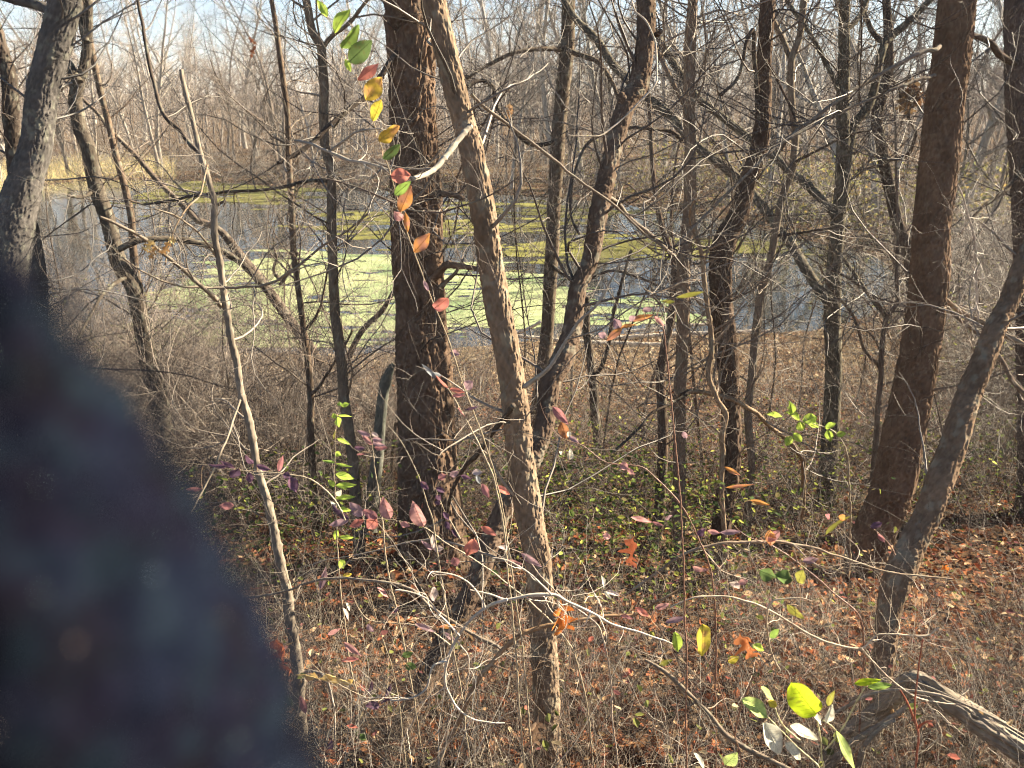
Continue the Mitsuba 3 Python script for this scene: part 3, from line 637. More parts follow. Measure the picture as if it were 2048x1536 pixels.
def clump(name, rng, n, radius, height, r0, cols, side, twig, lean=0.35, wander=0.14, extra=None):
    """one clump of stems round the origin, to be set out many times"""
    a, q = rng.uniform(0, 2 * np.pi, n), radius * np.sqrt(rng.uniform(0, 1, n))
    P0 = np.column_stack([q * np.cos(a), q * np.sin(a), np.full(n, -0.08)])
    L = rng.uniform(*height, n)
    P = grow(P0, np.column_stack([rng.normal(0, lean, (n, 2)), np.ones(n)]), L, 6, wander, -0.03, rng)
    R = taper(rng.uniform(*r0, n), 7, 0.35)
    c = np.asarray(cols)[rng.integers(0, len(cols), n)] * rng.uniform(0.4, 1.45, (n, 1))
    c = (c * 0.72 + c.mean(1, keepdims=True) * 0.22) * (0.66 if name.startswith(('dry_', 'shoot_', 'bramble_', 'vine_', 'low_')) else 0.9)
    mb = Mesh().add(*tubes(P, R, 3), np.repeat(c, 21, 0))
    if side:
        m = n * side
        pos, dd, r, s_, k = spawn(P, R, m, rng, 0.15, 1, (0.4, 1.1))
        Q = grow(pos, dd, L[k] * rng.uniform(0.15, 0.5, m), 4, 0.18, 0.02, rng)
        QR = taper(r * 0.65, 5, 0.5)
        mb.add(*tubes(Q, QR, 3), np.repeat(c[k], 15, 0))
        if twig:
            m2 = m * twig
            pos, dd, r, s_, kk = spawn(Q, QR, m2, rng, 0.15, 1, (0.4, 1.1))
            X = grow(pos, dd, L[k][kk] * rng.uniform(0.06, 0.2, m2), 3, 0.18, 0.02, rng)
            mb.add(*tubes(X, taper(r * 0.7, 4, 0.6), 3), np.repeat(c[k][kk], 12, 0))
    scene[name] = {'type': 'shapegroup', 'stems': mikit.ply((np.vstack(mb.v), np.vstack(mb.f)), 'twig_matte', smooth=True, color=np.clip(np.vstack(mb.c), 0.004, 0.9))}
    return name


def thick(key, kinds, xy, rng, sc=(0.75, 1.3), label=''):
    z = ground_z(xy[:, 0], xy[:, 1])
    for i, (x, y) in enumerate(xy):
        scene[f'{key}__{i + 1:03d}'] = {'type': 'instance', 'shapes': {'type': 'ref', 'id': kinds[int(rng.integers(0, len(kinds)))]}, 'to_world': T().translate([x, y, z[i]]).rotate([0, 0, 1], rng.uniform(0, 360)).scale(rng.uniform(*sc))}
    labels[key] = {'label': label, 'kind': 'stuff'}


rb = np.random.default_rng(5)
kd = [clump(f'shore_clump_{i}', rb, 16, 0.9, (0.7, 2.4), (0.006, 0.011), [[(0.17, 0.155, 0.145), (0.26, 0.23, 0.20)], [(0.13, 0.11, 0.10), (0.20, 0.175, 0.13)], [(0.27, 0.24, 0.21), (0.16, 0.14, 0.125)]][i], 4, 2) for i in range(3)]
thick('shoreline_brush', kd, scatter(230, rb, (24, 75), 0.62, lambda x, y: (lambda s: (s > 0.8) & (s < 16) & ((y > 34) | (x > 9.5)))(shore_distance(x, y))), rb, label='low grey brown brush lining the far shore of the pond')
kd = [clump(f'understory_clump_{i}', rb, 9, 1.8, (1.5, 4.5), (0.007, 0.014), [[(0.20, 0.18, 0.168), (0.3, 0.275, 0.25)], [(0.17, 0.145, 0.13), (0.25, 0.225, 0.205)]][i], 5, 2, 0.2, 0.08) for i in range(2)]
thick('woodland_understory', kd, scatter(260, rb, (30, 120), 0.66, lambda x, y: (lambda s: (s > 4) & ((y > 40) | (x > 9.5)))(shore_distance(x, y))), rb, label='thin bare understory stems between the far trees')
kd = [clump(f'bank_clump_{i}', rb, 9, 0.7, (0.6, 2.3), (0.003, 0.006), [[(0.13, 0.1, 0.08), (0.09, 0.065, 0.05)], [(0.22, 0.18, 0.13), (0.11, 0.08, 0.06)]][i], 7, 5) for i in range(2)]
thick('bank_brush', kd, scatter(210, rb, (6.5, 30), 0.7, lambda x, y: (x > 3.4 + 0.24 * y) & (shore_distance(x, y) > 0.5)), rb, label='tangled leafless brush on the shady bank at the right end of the pond')


# ---------------------------------------------------------------- leaves
def leaflets(cen, dirs, nor, ln, wd, fold, col):
    """many small folded leaves as (vertices, triangles, colours)"""
    n = len(cen)
    x = unit(dirs); s = unit(np.cross(nor, x)); z = np.cross(x, s)
    ln, wd, fold = (np.broadcast_to(a, (n,))[:, None] for a in (ln, wd, fold))
    pts = []
    for a, b, c in ((-0.5, 0, 0), (-0.15, -0.5, 1), (-0.15, 0.5, 1), (0.22, -0.38, 0.9), (0.22, 0.38, 0.9), (0.5, 0, 0.5), (0.0, 0, -0.15)):
        pts.append(cen + x * (a * ln) + s * (b * wd) + z * (c * fold * wd))
    V = np.stack(pts, 1)
    f = np.array([[0, 1, 6], [0, 6, 2], [1, 3, 6], [2, 6, 4], [3, 5, 6], [4, 6, 5]])
    return V.reshape(-1, 3), (f[None] + (np.arange(n) * 7)[:, None, None]).reshape(-1, 3), np.repeat(col, 7, 0)


def palette(cols, n, rng, spread=0.25):
    cols = np.asarray(cols)
    return cols[rng.integers(0, len(cols), n)] * np.clip(rng.normal(0.92, spread + 0.1, (n, 1)), 0.35, 1.9)


LITTER = [(0.20, 0.085, 0.042), (0.14, 0.058, 0.034), (0.27, 0.145, 0.078), (0.38, 0.27, 0.175), (0.24, 0.085, 0.04), (0.075, 0.042, 0.032), (0.12, 0.055, 0.034)]
rl = np.random.default_rng(21)


def litter(key, n, yr, fan, size, rng, power, test=lambda x, y: shore_distance(x, y) > 0.1, cols=LITTER, lift=0.03, **props):
    xy = scatter(n, rng, yr, fan, test, power)
    z = ground_z(xy[:, 0], xy[:, 1]) + rng.uniform(0.002, lift, n)
    nor = unit(np.column_stack([rng.normal(0, 0.45, (n, 2)), np.ones(n)]))
    ln = rng.uniform(*size, n)
    mb = Mesh().add(*leaflets(np.column_stack([xy, z]), rng.normal(0, 1, (n, 3)) * [1, 1, 0.25], nor, ln, ln * rng.uniform(0.4, 0.8, n), rng.uniform(-0.5, 0.7, n), palette(cols, n, rng)))
    mb.put(key, 'leaf_dry', smooth=False, **props)


litter('shore_leaves', 11000, (13, 19.8), 0.62, (0.04, 0.10), rl, 1.0, cols=[(0.34, 0.27, 0.18), (0.28, 0.19, 0.12), (0.42, 0.35, 0.25), (0.2, 0.12, 0.075)], label='pale tan leaves and straw washed up along the near shore', kind='stuff')
litter('fallen_leaves', 48000, (1.9, 14.5), 0.68, (0.03, 0.085), rl, 1.4, label='brown and tan fallen leaves covering the near bank', kind='stuff')
litter('far_bank_leaves', 14000, (20, 62), 0.62, (0.08, 0.2), rl, 1.0, lambda x, y: (lambda s: (s > 0.05) & (s < 9))(shore_distance(x, y)), cols=[(0.22, 0.135, 0.09), (0.16, 0.10, 0.07), (0.28, 0.20, 0.14), (0.20, 0.185, 0.09)], label='rusty fallen leaves on the far edges of the pond', kind='stuff')

# ---------------------------------------------------------------- undergrowth on the near bank
ru = np.random.default_rng(31)
ok = lambda x, y: shore_distance(x, y) > 0.4


def open_ground(x, y):
    """away from the trodden gaps in the brush at the feet of the two big trees"""
    gap = ((np.abs(x + 0.45) < 0.42) | (np.abs(x - 2.15) < 0.5)) & (y > 3.6) & (y < 6.4)
    return ok(x, y) & ~gap


kd = [clump(f'dry_clump_{i}', ru, 26, 0.36, (0.10, 0.55), (0.0011, 0.0023), [[(0.32, 0.26, 0.18), (0.13, 0.09, 0.06)], [(0.20, 0.14, 0.09), (0.10, 0.065, 0.045)], [(0.44, 0.38, 0.28), (0.09, 0.06, 0.045)], [(0.24, 0.19, 0.13), (0.16, 0.105, 0.065)]][i], 3, 2, 0.55, 0.16) for i in range(4)]
thick('dry_stems', kd, scatter(230, ru, (2.2, 5.0), 0.6, lambda x, y: open_ground(x, y) & (meshkit.fbm(np.stack([x * 0.7, y * 0.7, x * 0], -1), 2, 4) > 0.38), 1.25), ru, label='dry straw coloured stems standing thick in the foreground')
kd = [clump(f'shoot_clump_{i}', ru, 8, 0.5, (0.5, 1.35), (0.0012, 0.0028), [[(0.42, 0.37, 0.30), (0.07, 0.052, 0.042)], [(0.26, 0.21, 0.155), (0.13, 0.075, 0.055)], [(0.18, 0.14, 0.11), (0.055, 0.043, 0.036)], [(0.48, 0.43, 0.36), (0.10, 0.075, 0.058)]][i], 4, 2, 0.95, 0.125) for i in range(4)]
thick('shrub_shoots', kd, scatter(250, ru, (2.1, 4.8), 0.6, open_ground, 1.1), ru, (0.5, 0.95), label='criss crossing thin grey and brown shrub shoots filling the foreground')
kd = [clump(f'bramble_clump_{i}', ru, 8, 0.5, (0.6, 1.5), (0.0016, 0.0036), [[(0.2, 0.15, 0.11), (0.11, 0.075, 0.06)], [(0.32, 0.27, 0.22), (0.16, 0.1, 0.075)], [(0.10, 0.065, 0.055), (0.17, 0.07, 0.05)]][i], 5, 3, 0.75, 0.22) for i in range(3)]
kd += [clump(f'vine_clump_{i}', ru, 5, 0.6, (1.2, 2.6), (0.0022, 0.0042), [[(0.12, 0.095, 0.08), (0.2, 0.17, 0.14)], [(0.09, 0.07, 0.06), (0.26, 0.22, 0.18)]][i], 5, 3, 0.9, 0.2) for i in range(2)]
thick('brambles', kd[:3], scatter(70, ru, (2.6, 5.6), 0.6, open_ground, 1.0), ru, (0.35, 0.7), label='short arching bramble stems low among the foreground stems')
thick('tall_brambles', kd, scatter(240, ru, (6.2, 14.5), 0.6, ok, 1.15), ru, label='arching leafless brambles tangled between the trunks')
kd = [clump(f'thicket_clump_{i}', ru, 11, 0.75, (0.8, 2.4), (0.003, 0.006), [[(0.17, 0.125, 0.10), (0.11, 0.08, 0.065)], [(0.25, 0.20, 0.16), (0.13, 0.09, 0.075)]][i], 7, 5, 0.45, 0.2) for i in range(2)]
thick('thicket', kd, scatter(190, ru, (6.5, 15.5), 0.62, lambda x, y: ok(x, y) & (x < -0.15 * y) & ((x < -0.36 * y) | (y < 11.5)), 1.0), ru, label='dense reddish brown thicket between the forked tree and the pond')
kd = [clump(f'low_clump_{i}', ru, 11, 0.75, (0.4, 1.15), (0.0025, 0.005), [[(0.17, 0.125, 0.10), (0.26, 0.2, 0.15)], [(0.25, 0.20, 0.16), (0.11, 0.08, 0.065)]][i], 6, 4, 0.5, 0.2) for i in range(2)]
thick('low_thicket', kd, scatter(120, ru, (7.5, 12), 0.6, lambda x, y: ok(x, y) & (x > -0.2 * y), 1.0), ru, label='low bare brush filling the slope between the near trunks and the shore')
# the woods go on beside the place the picture was taken from
n = 0
for x, y in scatter(400, ru, (-4, 44), 3.0, lambda x, y: (x > 13 + 0.64 * np.maximum(y, 0)) & (x < 48) & (shore_distance(x, y) > 1))[:42]:
    n += 1
    scene[f'side_woods__{n:03d}'] = placed(KINDS[n % 9], x, y, ru.uniform(0, 360), ru.uniform(0.7, 1.1))
labels['side_woods'] = {'label': 'bare woods going on to the right of the pond', 'kind': 'stuff'}
xy = scatter(4200, ru, (12, 19.5), 0.6, lambda x, y: (lambda s: (s > 0.1) & (s < 6))(shore_distance(x, y)))
brush('dry_grass', xy, (0.15, 0.6), (0.002, 0.004), [(0.42, 0.34, 0.2), (0.34, 0.26, 0.15), (0.46, 0.4, 0.28)], ru, 0, 0, lean=0.5, wander=0.12, label='pale dry grass along the near edge of the pond', kind='stuff')
xy = scatter(5000, ru, (40, 75), 0.62, lambda x, y: (lambda s: (s > 0.1) & (s < 9) & (x < -0.36 * y))(shore_distance(x, y)))
brush('bank_grass', xy, (0.4, 1.3), (0.006, 0.012), [(0.5, 0.42, 0.22), (0.4, 0.38, 0.16), (0.45, 0.36, 0.2)], ru, 0, 0, lean=0.4, wander=0.1, label='sunlit yellow grass on the far left bank', kind='stuff')


def cover(key, n, area, hgt, size, cols, rng, bsdf='leaf_thin', **props):
    xy = area(n)
    n = len(xy)
    z = ground_z(xy[:, 0], xy[:, 1]) + hgt[0] + (hgt[1] - hgt[0]) * rng.uniform(0, 1, n) ** 1.4
    nor = unit(np.column_stack([rng.normal(0, 0.6, (n, 2)), np.ones(n)]))
    ln = rng.uniform(*size, n)
    mb = Mesh().add(*leaflets(np.column_stack([xy, z]), rng.normal(0, 1, (n, 3)) * [1, 1, 0.4], nor, ln, ln * rng.uniform(0.45, 0.65, n), rng.uniform(0.05, 0.35, n), palette(cols, n, rng, 0.2)))
    mb.put(key, bsdf, smooth=False, **props)


def clump_area(centers, rng):
    def f(n):
        c = np.asarray(centers)
        k = rng.integers(0, len(c), n)
        return c[k, :2] + rng.normal(0, 1, (n, 2)) * c[k, 2:]
    return f


GREENS = [(0.12, 0.17, 0.045), (0.19, 0.235, 0.055), (0.30, 0.32, 0.075), (0.065, 0.10, 0.04), (0.14, 0.12, 0.06)]
cover('ground_cover', 9500, clump_area([(1.6, 9.2, 0.9, 0.8), (0.6, 8.4, 0.6, 0.8), (2.6, 8.0, 0.8, 0.9), (0.7, 6.4, 0.5, 0.6), (-0.6, 7.3, 0.7, 0.5), (1.3, 6.6, 0.5, 0.6), (3.4, 8.0, 0.7, 0.6), (-1.6, 5.6, 0.4, 0.5), (0.9, 5.0, 0.5, 0.4), (5.2, 8.8, 0.6, 0.6)], ru), (0.05, 0.85), (0.022, 0.05), GREENS, ru, label='green and yellow leaved honeysuckle growing low between the trunks', kind='stuff')
cover('small_foreground_leaves', 2600, lambda n: scatter(n, ru, (2.3, 5.5), 0.6, ok), (0.05, 0.55), (0.018, 0.042), [(0.24, 0.16, 0.09), (0.3, 0.2, 0.12), (0.13, 0.15, 0.05), (0.25, 0.09, 0.07), (0.36, 0.3, 0.2), (0.2, 0.22, 0.07), (0.16, 0.07, 0.07)], ru, label='small withered leaves caught among the dry stems', kind='stuff')
cover('yellowing_brush_leaves', 5000, lambda n: scatter(n, ru, (30, 60), 0.62, lambda x, y: (lambda s: (s > 0.5) & (s < 10) & (x > 0.05 * y) & (meshkit.fbm(np.stack([x * 0.25, y * 0.25, x * 0], -1), 2, 14) > 0.5))(shore_distance(x, y))), (0.3, 2.6), (0.10, 0.2), [(0.30, 0.29, 0.09), (0.22, 0.23, 0.08), (0.34, 0.26, 0.1)], ru, label='yellowing leaves left on the brush across the water', kind='stuff')
cover('bank_greenery', 3800, clump_area([(7.5, 13, 0.9, 1.2), (9.0, 15, 1.0, 1.5), (6.6, 10.5, 0.6, 0.8), (8.4, 10.4, 0.8, 0.8), (10.5, 18, 1.0, 2.0), (-6.5, 16.0, 0.9, 1.0), (-7.5, 13.5, 1.0, 1.0), (-5.2, 13.2, 0.5, 0.8)], ru), (0.1, 1.7), (0.03, 0.07), GREENS + [(0.3, 0.28, 0.06)], ru, label='scattered green and yellow leaves in the brush at both ends of the near shore', kind='stuff')


def leaf_mesh(base, tip, width, nor, fold=0.15, curl=0.12, shape='oval', rows=9, wave=0.0, seed=0):
    """one leaf with a folded blade and a curled tip; returns vertices, triangles"""
    base, tip = np.asarray(base, float), np.asarray(tip, float)
    ax = tip - base; L = np.linalg.norm(ax); x = ax / L
    s = unit(np.cross(np.asarray(nor, float), x)); z = np.cross(x, s)
    u = np.linspace(0, 1, rows)
    prof = {'oval': np.sin(np.pi * u ** 0.9) ** 0.8 * (1 - 0.15 * u), 'lance': np.sin(np.pi * u ** 0.8) ** 0.95, 'round': np.sqrt(np.clip(1 - (2 * u - 1) ** 2, 0, 1)) * (0.92 + 0.1 * np.cos(np.pi * u))}[shape]
    prof = np.maximum(prof, 0.02)
    a = np.linspace(-1, 1, 7)
    rng = np.random.default_rng(seed)
    w = prof[:, None] * a[None] * width / 2
    lift = fold * np.abs(w) * 1.2 - curl * L * (u[:, None] - 0.35) ** 2 + wave * width * np.sin(u[:, None] * 9 + a[None] * 2 + seed) * np.abs(a[None]) * 0.3
    V = base + x * (u[:, None, None] * L) + s * w[..., None] + z * lift[..., None]
    i, j = np.meshgrid(np.arange(rows - 1), np.arange(6), indexing='ij')
    f = np.stack([i * 7 + j, i * 7 + j + 1, (i + 1) * 7 + j + 1, (i + 1) * 7 + j], -1).reshape(-1, 4)
    return V.reshape(-1, 3), np.vstack([f[:, [0, 1, 2]], f[:, [0, 2, 3]]]), u, a


LC = {'yg': (0.36, 0.50, 0.09), 'g': (0.22, 0.34, 0.08), 'dg': (0.10, 0.155, 0.055), 'y': (0.55, 0.48, 0.07), 'yo': (0.56, 0.40, 0.07), 'or': (0.50, 0.24, 0.08), 'red': (0.50, 0.19, 0.155), 'pink': (0.47, 0.26, 0.25), 'rp': (0.36, 0.17, 0.18),
      'mv': (0.31, 0.21, 0.24), 'pu': (0.13, 0.075, 0.12), 'dp': (0.08, 0.05, 0.085), 'pale': (0.50, 0.42, 0.40), 'w': (0.60, 0.60, 0.50), 'ob': (0.32, 0.15, 0.075), 'ol': (0.24, 0.24, 0.055), 'gb': (0.22, 0.24, 0.26), 'lg': (0.42, 0.54, 0.19), 'br': (0.46, 0.60, 0.03)}


def leaf_part(parent, u0, v0, u1, v1, w, c, y, seed, shape='oval', label=None, tilt=0.75, veins=False):
    """a leaf of a plant from its stalk end (u0, v0) to its tip (u1, v1)"""
    rng = np.random.default_rng(seed)
    d = rng.uniform(-0.35, 0.35) * metres(math.hypot(u1 - u0, v1 - v0), y)
    base, tip = at(u0, v0, y), at(u1, v1, y + d)
    view = unit(EYE - (base + tip) / 2)
    nor = unit(view + tilt * rng.normal(0, 0.42, 3))
    if c in ('w', 'pale', 'lg'):      # tilted flat to the sun, as their glare shows
        nor = unit(view * 1.2 + np.array(SUN) * 0.8 + rng.normal(0, 0.15, 3))
    V, f, u, a = leaf_mesh(base, tip, metres(w, y) * 1.35, nor, rng.uniform(0.1, 0.4), rng.uniform(-0.1, 0.3), shape, 17 if w > 16 else 11, 0.22, seed)
    col = np.asarray(LC[c])
    g = meshkit.fbm(np.column_stack([V * 90]), 3, seed)[:, None]
    C = col * (0.7 + 0.6 * g)
    if c in ('yo', 'y', 'or', 'red', 'pink'):    # the blade turns colour in blotches
        t = sstep(0.5, 0.66, meshkit.fbm(V * 55 + seed, 2, seed + 3))[:, None]
        C = C * (1 - t * 0.5) + np.asarray(LC['red' if c in ('yo', 'y') else 'rp']) * t * 0.5
    spot = sstep(0.66, 0.74, meshkit.fbm(V * 210 + seed * 1.7, 2, seed + 6))[:, None]
    edge = (np.abs(np.tile(a, len(u))) > 0.9)[:, None] * sstep(0.45, 0.6, meshkit.fbm(V * 70, 2, seed + 9))[:, None]
    C = C * (1 - 0.55 * np.maximum(spot, edge)) + np.array([0.12, 0.07, 0.035]) * 0.55 * np.maximum(spot, edge)
    k = sub_key(parent, 'leaf')
    m = Mesh().add(V, f, C)
    m.put(k, 'leaf_thin')
    if label:
        labels[k] = {'label': label}
    if parent in STEMS:      # the stalk to the nearest place on a stem
        pts = np.vstack(STEMS[parent]); e = pts[np.argmin(np.linalg.norm(pts - base, axis=1))]
        if np.linalg.norm(e - base) < 0.09:
            mid_ = (base + e) / 2 + rng.normal(0, 0.06, 3) * np.linalg.norm(e - base) + np.array([0, 0, 0.1]) * np.linalg.norm(e - base)
            path = PchipInterpolator([0, 1, 2], np.stack([base, mid_, e]))(np.linspace(0, 2, 7))
            Mesh().add(*tubes(path[None], np.full((1, 7), metres(0.75, y)), 4), np.array([0.30, 0.20, 0.13])).put(k + '__stalk', 'twig_matte')
    # midrib, and side veins on broad blades
    rows = len(u)
    mid = V.reshape(rows, 7, 3)[:, 3]
    off = nor * metres(0.25, y)
    P = [np.vstack([mid + off])]
    R = [np.linspace(metres(0.8, y), metres(0.3, y), rows)]
    vm = Mesh().add(*tubes(np.stack(P), np.stack(R), 4), np.clip(col * 0.75, 0.03, 0.6))
    if veins:
        G = V.reshape(rows, 7, 3)
        for i in range(1, rows - 3, 2):
            for sgn in (-1, 1):
                path = np.stack([G[i, 3], G[min(i + 1, rows - 1), 3 + sgn], (G[min(i + 2, rows - 1), 3 + 2 * sgn])]) + off * 0.7
                path = PchipInterpolator([0, 1, 2], path)(np.linspace(0, 2, 7))
                vm.add(*tubes(path[None], np.full((1, 7), metres(0.45, y)), 3), np.clip(col * 0.72, 0.03, 0.6))
    if w >= 14:
        vm.put(k + '__vein', 'leaf_thin')
    return k


STEMS = {}


def stem_part(parent, name, path, y, w0, w1, col, ground=False):
    yy = np.linspace(y, y, len(path)) if np.isscalar(y) else np.linspace(y[0], y[1], len(path))
    rows = [[*at(u, v, d), metres(w0 + (w1 - w0) * i / (len(path) - 1), d) / 2] for i, ((u, v), d) in enumerate(zip(path, yy))]
    if ground:
        e = np.array(rows[-1][:3]); g = ground_at(e) - 0.05
        if e[2] > g:
            rows.append([e[0] + 0.06, e[1] + 0.05, (e[2] + g) / 2, rows[-1][3]]); rows.append([e[0] + 0.1, e[1] + 0.1, g, rows[-1][3]])
    p = smooth_path(rows, metres(5, np.mean(yy)))
    STEMS.setdefault(parent, []).append(p[:, :3])
    rng = np.random.default_rng(len(scene))
    kn = 1 + 0.18 * rng.normal(0, 1, len(p))
    m = Mesh(); V, f = tubes(p[None, :, :3], (p[:, 3] * kn)[None], 7)
    m.add(V, f, np.asarray(col) * np.repeat(np.clip(rng.normal(1, 0.12, len(p)), 0.6, 1.4), 7)[:, None])
    k = sub_key(parent, name)
    m.put(k, 'twig_matte')
    return k


def spray(name, label, cat, y, stems, leaves, scol, seed, w=(4, 2.5), group=None, ground=True, shape='oval', extra=()):
    key = new_key(name)
    labels[key] = {'label': label, 'category': cat}
    if group:
        labels[key]['group'] = group
    for i, p in enumerate(stems):
        stem_part(key, 'stem', p, y, w[1] * 0.35, w[0], scol, ground and i == 0)
    ym = y if np.isscalar(y) else None
    for i, l in enumerate(leaves):
        if ym is None:
            vs = [p[1] for p in stems[0]]
            t = (l[1] - vs[0]) / (vs[-1] - vs[0]); d = y[0] + (y[1] - y[0]) * min(max(t, 0), 1)
        else:
            d = ym
        leaf_part(key, *l[:6], d - 0.004, seed * 100 + i, l[6] if len(l) > 6 else shape, label=l[7] if len(l) > 7 else None)
    return key


STEM, STEMP, STEMR = (0.27, 0.23, 0.165), (0.31, 0.26, 0.21), (0.17, 0.095, 0.068)
spray('leafy_stem', 'long wand with green, yellow, orange and red leaves crossing the furrowed tree', 'leafy stem', (1.75, 2.35),
      [[(636, -25), (655, 30), (683, 97), (715, 160), (731, 200), (757, 280), (781, 352), (800, 420), (828, 505), (868, 610), (905, 700), (935, 790), (962, 860), (985, 930), (1000, 990), (1012, 1060)]],
      [(655, 35, 634, -2, 12, 'yg'), (668, 64, 699, 12, 22, 'yg', 'lance'), (683, 97, 718, 50, 25, 'g', 'lance'), (698, 124, 744, 80, 29, 'dg'), (690, 118, 702, 144, 9, 'yg'), (715, 160, 758, 126, 20, 'red'), (731, 200, 763, 154, 28, 'yo'), (746, 242, 764, 198, 22, 'y'), (757, 282, 797, 250, 28, 'yo'), (766, 318, 800, 288, 18, 'dg'),
       (781, 353, 822, 350, 24, 'red'), (789, 390, 822, 362, 16, 'g'), (800, 424, 822, 372, 22, 'or'), (806, 440, 788, 424, 16, 'pink'), (811, 425, 816, 466, 10, 'or'), (828, 505, 861, 467, 24, 'or'), (868, 617, 896, 597, 24, 'red', 'round'), (857, 582, 847, 560, 7, 'mv')], STEM, 1)
spray('leafy_stem', 'upright stem with pairs of bright yellow green leaves left of the furrowed tree', 'leafy stem', 2.55,
      [[(683, 808), (674, 835), (671, 900), (670, 970), (672, 1010), (675, 1080), (680, 1150), (690, 1250), (700, 1330)]],
      [(682, 812, 699, 807, 8, 'yg'), (681, 812, 678, 803, 8, 'g'), (673, 830, 663, 834, 9, 'yg'), (674, 831, 705, 832, 5, 'yg'), (674, 834, 678, 855, 14, 'yg'), (670, 862, 666, 878, 8, 'ol'), (674, 877, 701, 889, 8, 'yg'), (671, 904, 683, 911, 10, 'yg'), (670, 925, 643, 921, 5, 'g'), (671, 927, 704, 934, 5, 'yg'), (671, 948, 709, 957, 14, 'yg'), (671, 971, 713, 970, 10, 'yg'), (670, 972, 656, 960, 9, 'yg'),
       (671, 996, 711, 993, 9, 'yg'), (673, 992, 683, 980, 10, 'w'), (674, 1018, 704, 1021, 8, 'yg'), (671, 1015, 661, 1002, 7, 'w'), (678, 1074, 709, 1075, 8, 'yg'), (676, 1060, 669, 1080, 11, 'yg'), (680, 1120, 688, 1138, 14, 'yg'), (686, 1152, 704, 1148, 8, 'y')], STEM, 2, shape='lance')
spray('leafy_stem', 'arching stem of rosy leaves below the upright yellow green stem', 'leafy stem', 2.45,
      [[(690, 1040), (727, 1040), (755, 1038), (784, 1040), (815, 1046), (848, 1055), (893, 1087), (932, 1110), (981, 1141), (1010, 1165), (1050, 1195), (1105, 1245), (1150, 1310)], [(848, 1055), (860, 1078), (868, 1100)], [(948, 1080), (956, 1062), (962, 1053)]],
      [(780, 1038, 764, 995, 22, 'pink', 'lance'), (847, 1053, 824, 1004, 27, 'pink', 'lance'), (753, 1036, 735, 1058, 22, 'red'), (727, 1040, 699, 1054, 14, 'red'), (755, 1036, 725, 1020, 16, 'rp'), (725, 1033, 698, 1004, 18, 'mv', 'lance'), (698, 1038, 663, 1012, 13, 'dp', 'lance'), (698, 1040, 657, 1051, 12, 'mv', 'lance'), (800, 1046, 820, 1052, 12, 'pink'), (948, 1078, 935, 1113, 28, 'red'), (962, 1053, 994, 1071, 12, 'red', 'lance'),
       (868, 1098, 864, 1068, 13, 'pale'), (866, 1100, 842, 1081, 8, 'mv', 'lance'), (868, 1101, 887, 1096, 14, 'pale'), (906, 1115, 915, 1132, 16, 'rp')], STEM, 3)
spray('leafy_stem', 'low spray of dark purple leaves crossing the pale sapling', 'leafy stem', 2.3,
      [[(350, 925), (418, 931), (467, 939), (512, 943), (557, 947), (604, 953), (640, 970), (690, 1040)]],
      [(506, 928, 491, 910, 15, 'pu'), (512, 930, 541, 940, 10, 'pu'), (557, 943, 567, 910, 10, 'rp', 'lance'), (580, 953, 593, 985, 18, 'pu'), (566, 948, 582, 955, 12, 'dp'), (478, 936, 460, 956, 18, 'dp'), (457, 932, 416, 931, 8, 'pu', 'lance'), (470, 936, 440, 922, 8, 'pu', 'lance'), (404, 978, 370, 979, 8, 'rp', 'lance'), (468, 1011, 438, 1013, 15, 'rp'), (497, 946, 502, 966, 14, 'pu')], STEM, 4, ground=False)
spray('leafy_stem', 'small spray of mauve pink leaves beside the grey green snapped trunk', 'leafy stem', 2.5,
      [[(735, 850), (741, 872), (745, 895), (750, 930), (760, 1000), (768, 1080)]],
      [(741, 872, 714, 861, 8, 'mv', 'lance'), (745, 890, 722, 868, 8, 'pink', 'lance'), (743, 866, 757, 873, 8, 'pale', 'lance'), (744, 878, 766, 880, 9, 'mv', 'lance'), (745, 884, 770, 892, 9, 'mv', 'lance'), (749, 895, 775, 895, 10, 'rp', 'lance'), (708, 895, 731, 897, 8, 'pu', 'lance'), (712, 909, 732, 909, 6, 'rp', 'lance')], STEM, 5)
spray('leafy_stem', 'drooping chain of deep purple leaves in front of the furrowed foot', 'leafy stem', 2.4,
      [[(775, 850), (800, 880), (820, 915), (841, 960), (852, 1000), (866, 1050), (872, 1100)], [(870, 975), (880, 1000), (893, 1030), (905, 1050), (920, 1078)]],
      [(841, 963, 857, 979, 11, 'pu'), (872, 976, 892, 984, 9, 'dp', 'lance'), (874, 1000, 880, 990, 12, 'pu'), (880, 1008, 870, 1003, 8, 'dp'), (886, 1024, 898, 1040, 10, 'dp'), (892, 1042, 899, 1060, 10, 'dp', 'lance'), (902, 1058, 920, 1078, 8, 'dp', 'lance'), (876, 958, 892, 949, 12, 'rp'), (899, 951, 917, 943, 12, 'mv'), (921, 950, 943, 957, 9, 'pu'), (944, 946, 965, 944, 12, 'pale'), (952, 950, 961, 969, 8, 'gb', 'lance'), (964, 967, 978, 996, 13, 'rp'), (991, 971, 1022, 990, 11, 'red', 'lance')], STEM, 6)
spray('leafy_stem', 'slanting stem of reddish and blue grey leaves over the furrowed bark', 'leafy stem', 2.2,
      [[(846, 730), (871, 752), (899, 782), (933, 838), (965, 900), (990, 960)]],
      [(871, 756, 843, 728, 8, 'gb', 'lance'), (884, 751, 862, 744, 8, 'gb', 'lance'), (896, 776, 872, 750, 7, 'red', 'lance'), (899, 777, 930, 785, 8, 'red', 'lance'), (905, 792, 930, 790, 9, 'rp'), (931, 778, 945, 762, 18, 'mv'), (902, 704, 919, 709, 11, 'mv'), (916, 815, 932, 836, 8, 'rp', 'lance'), (928, 820, 958, 812, 6, 'dp', 'lance')], STEM, 7)
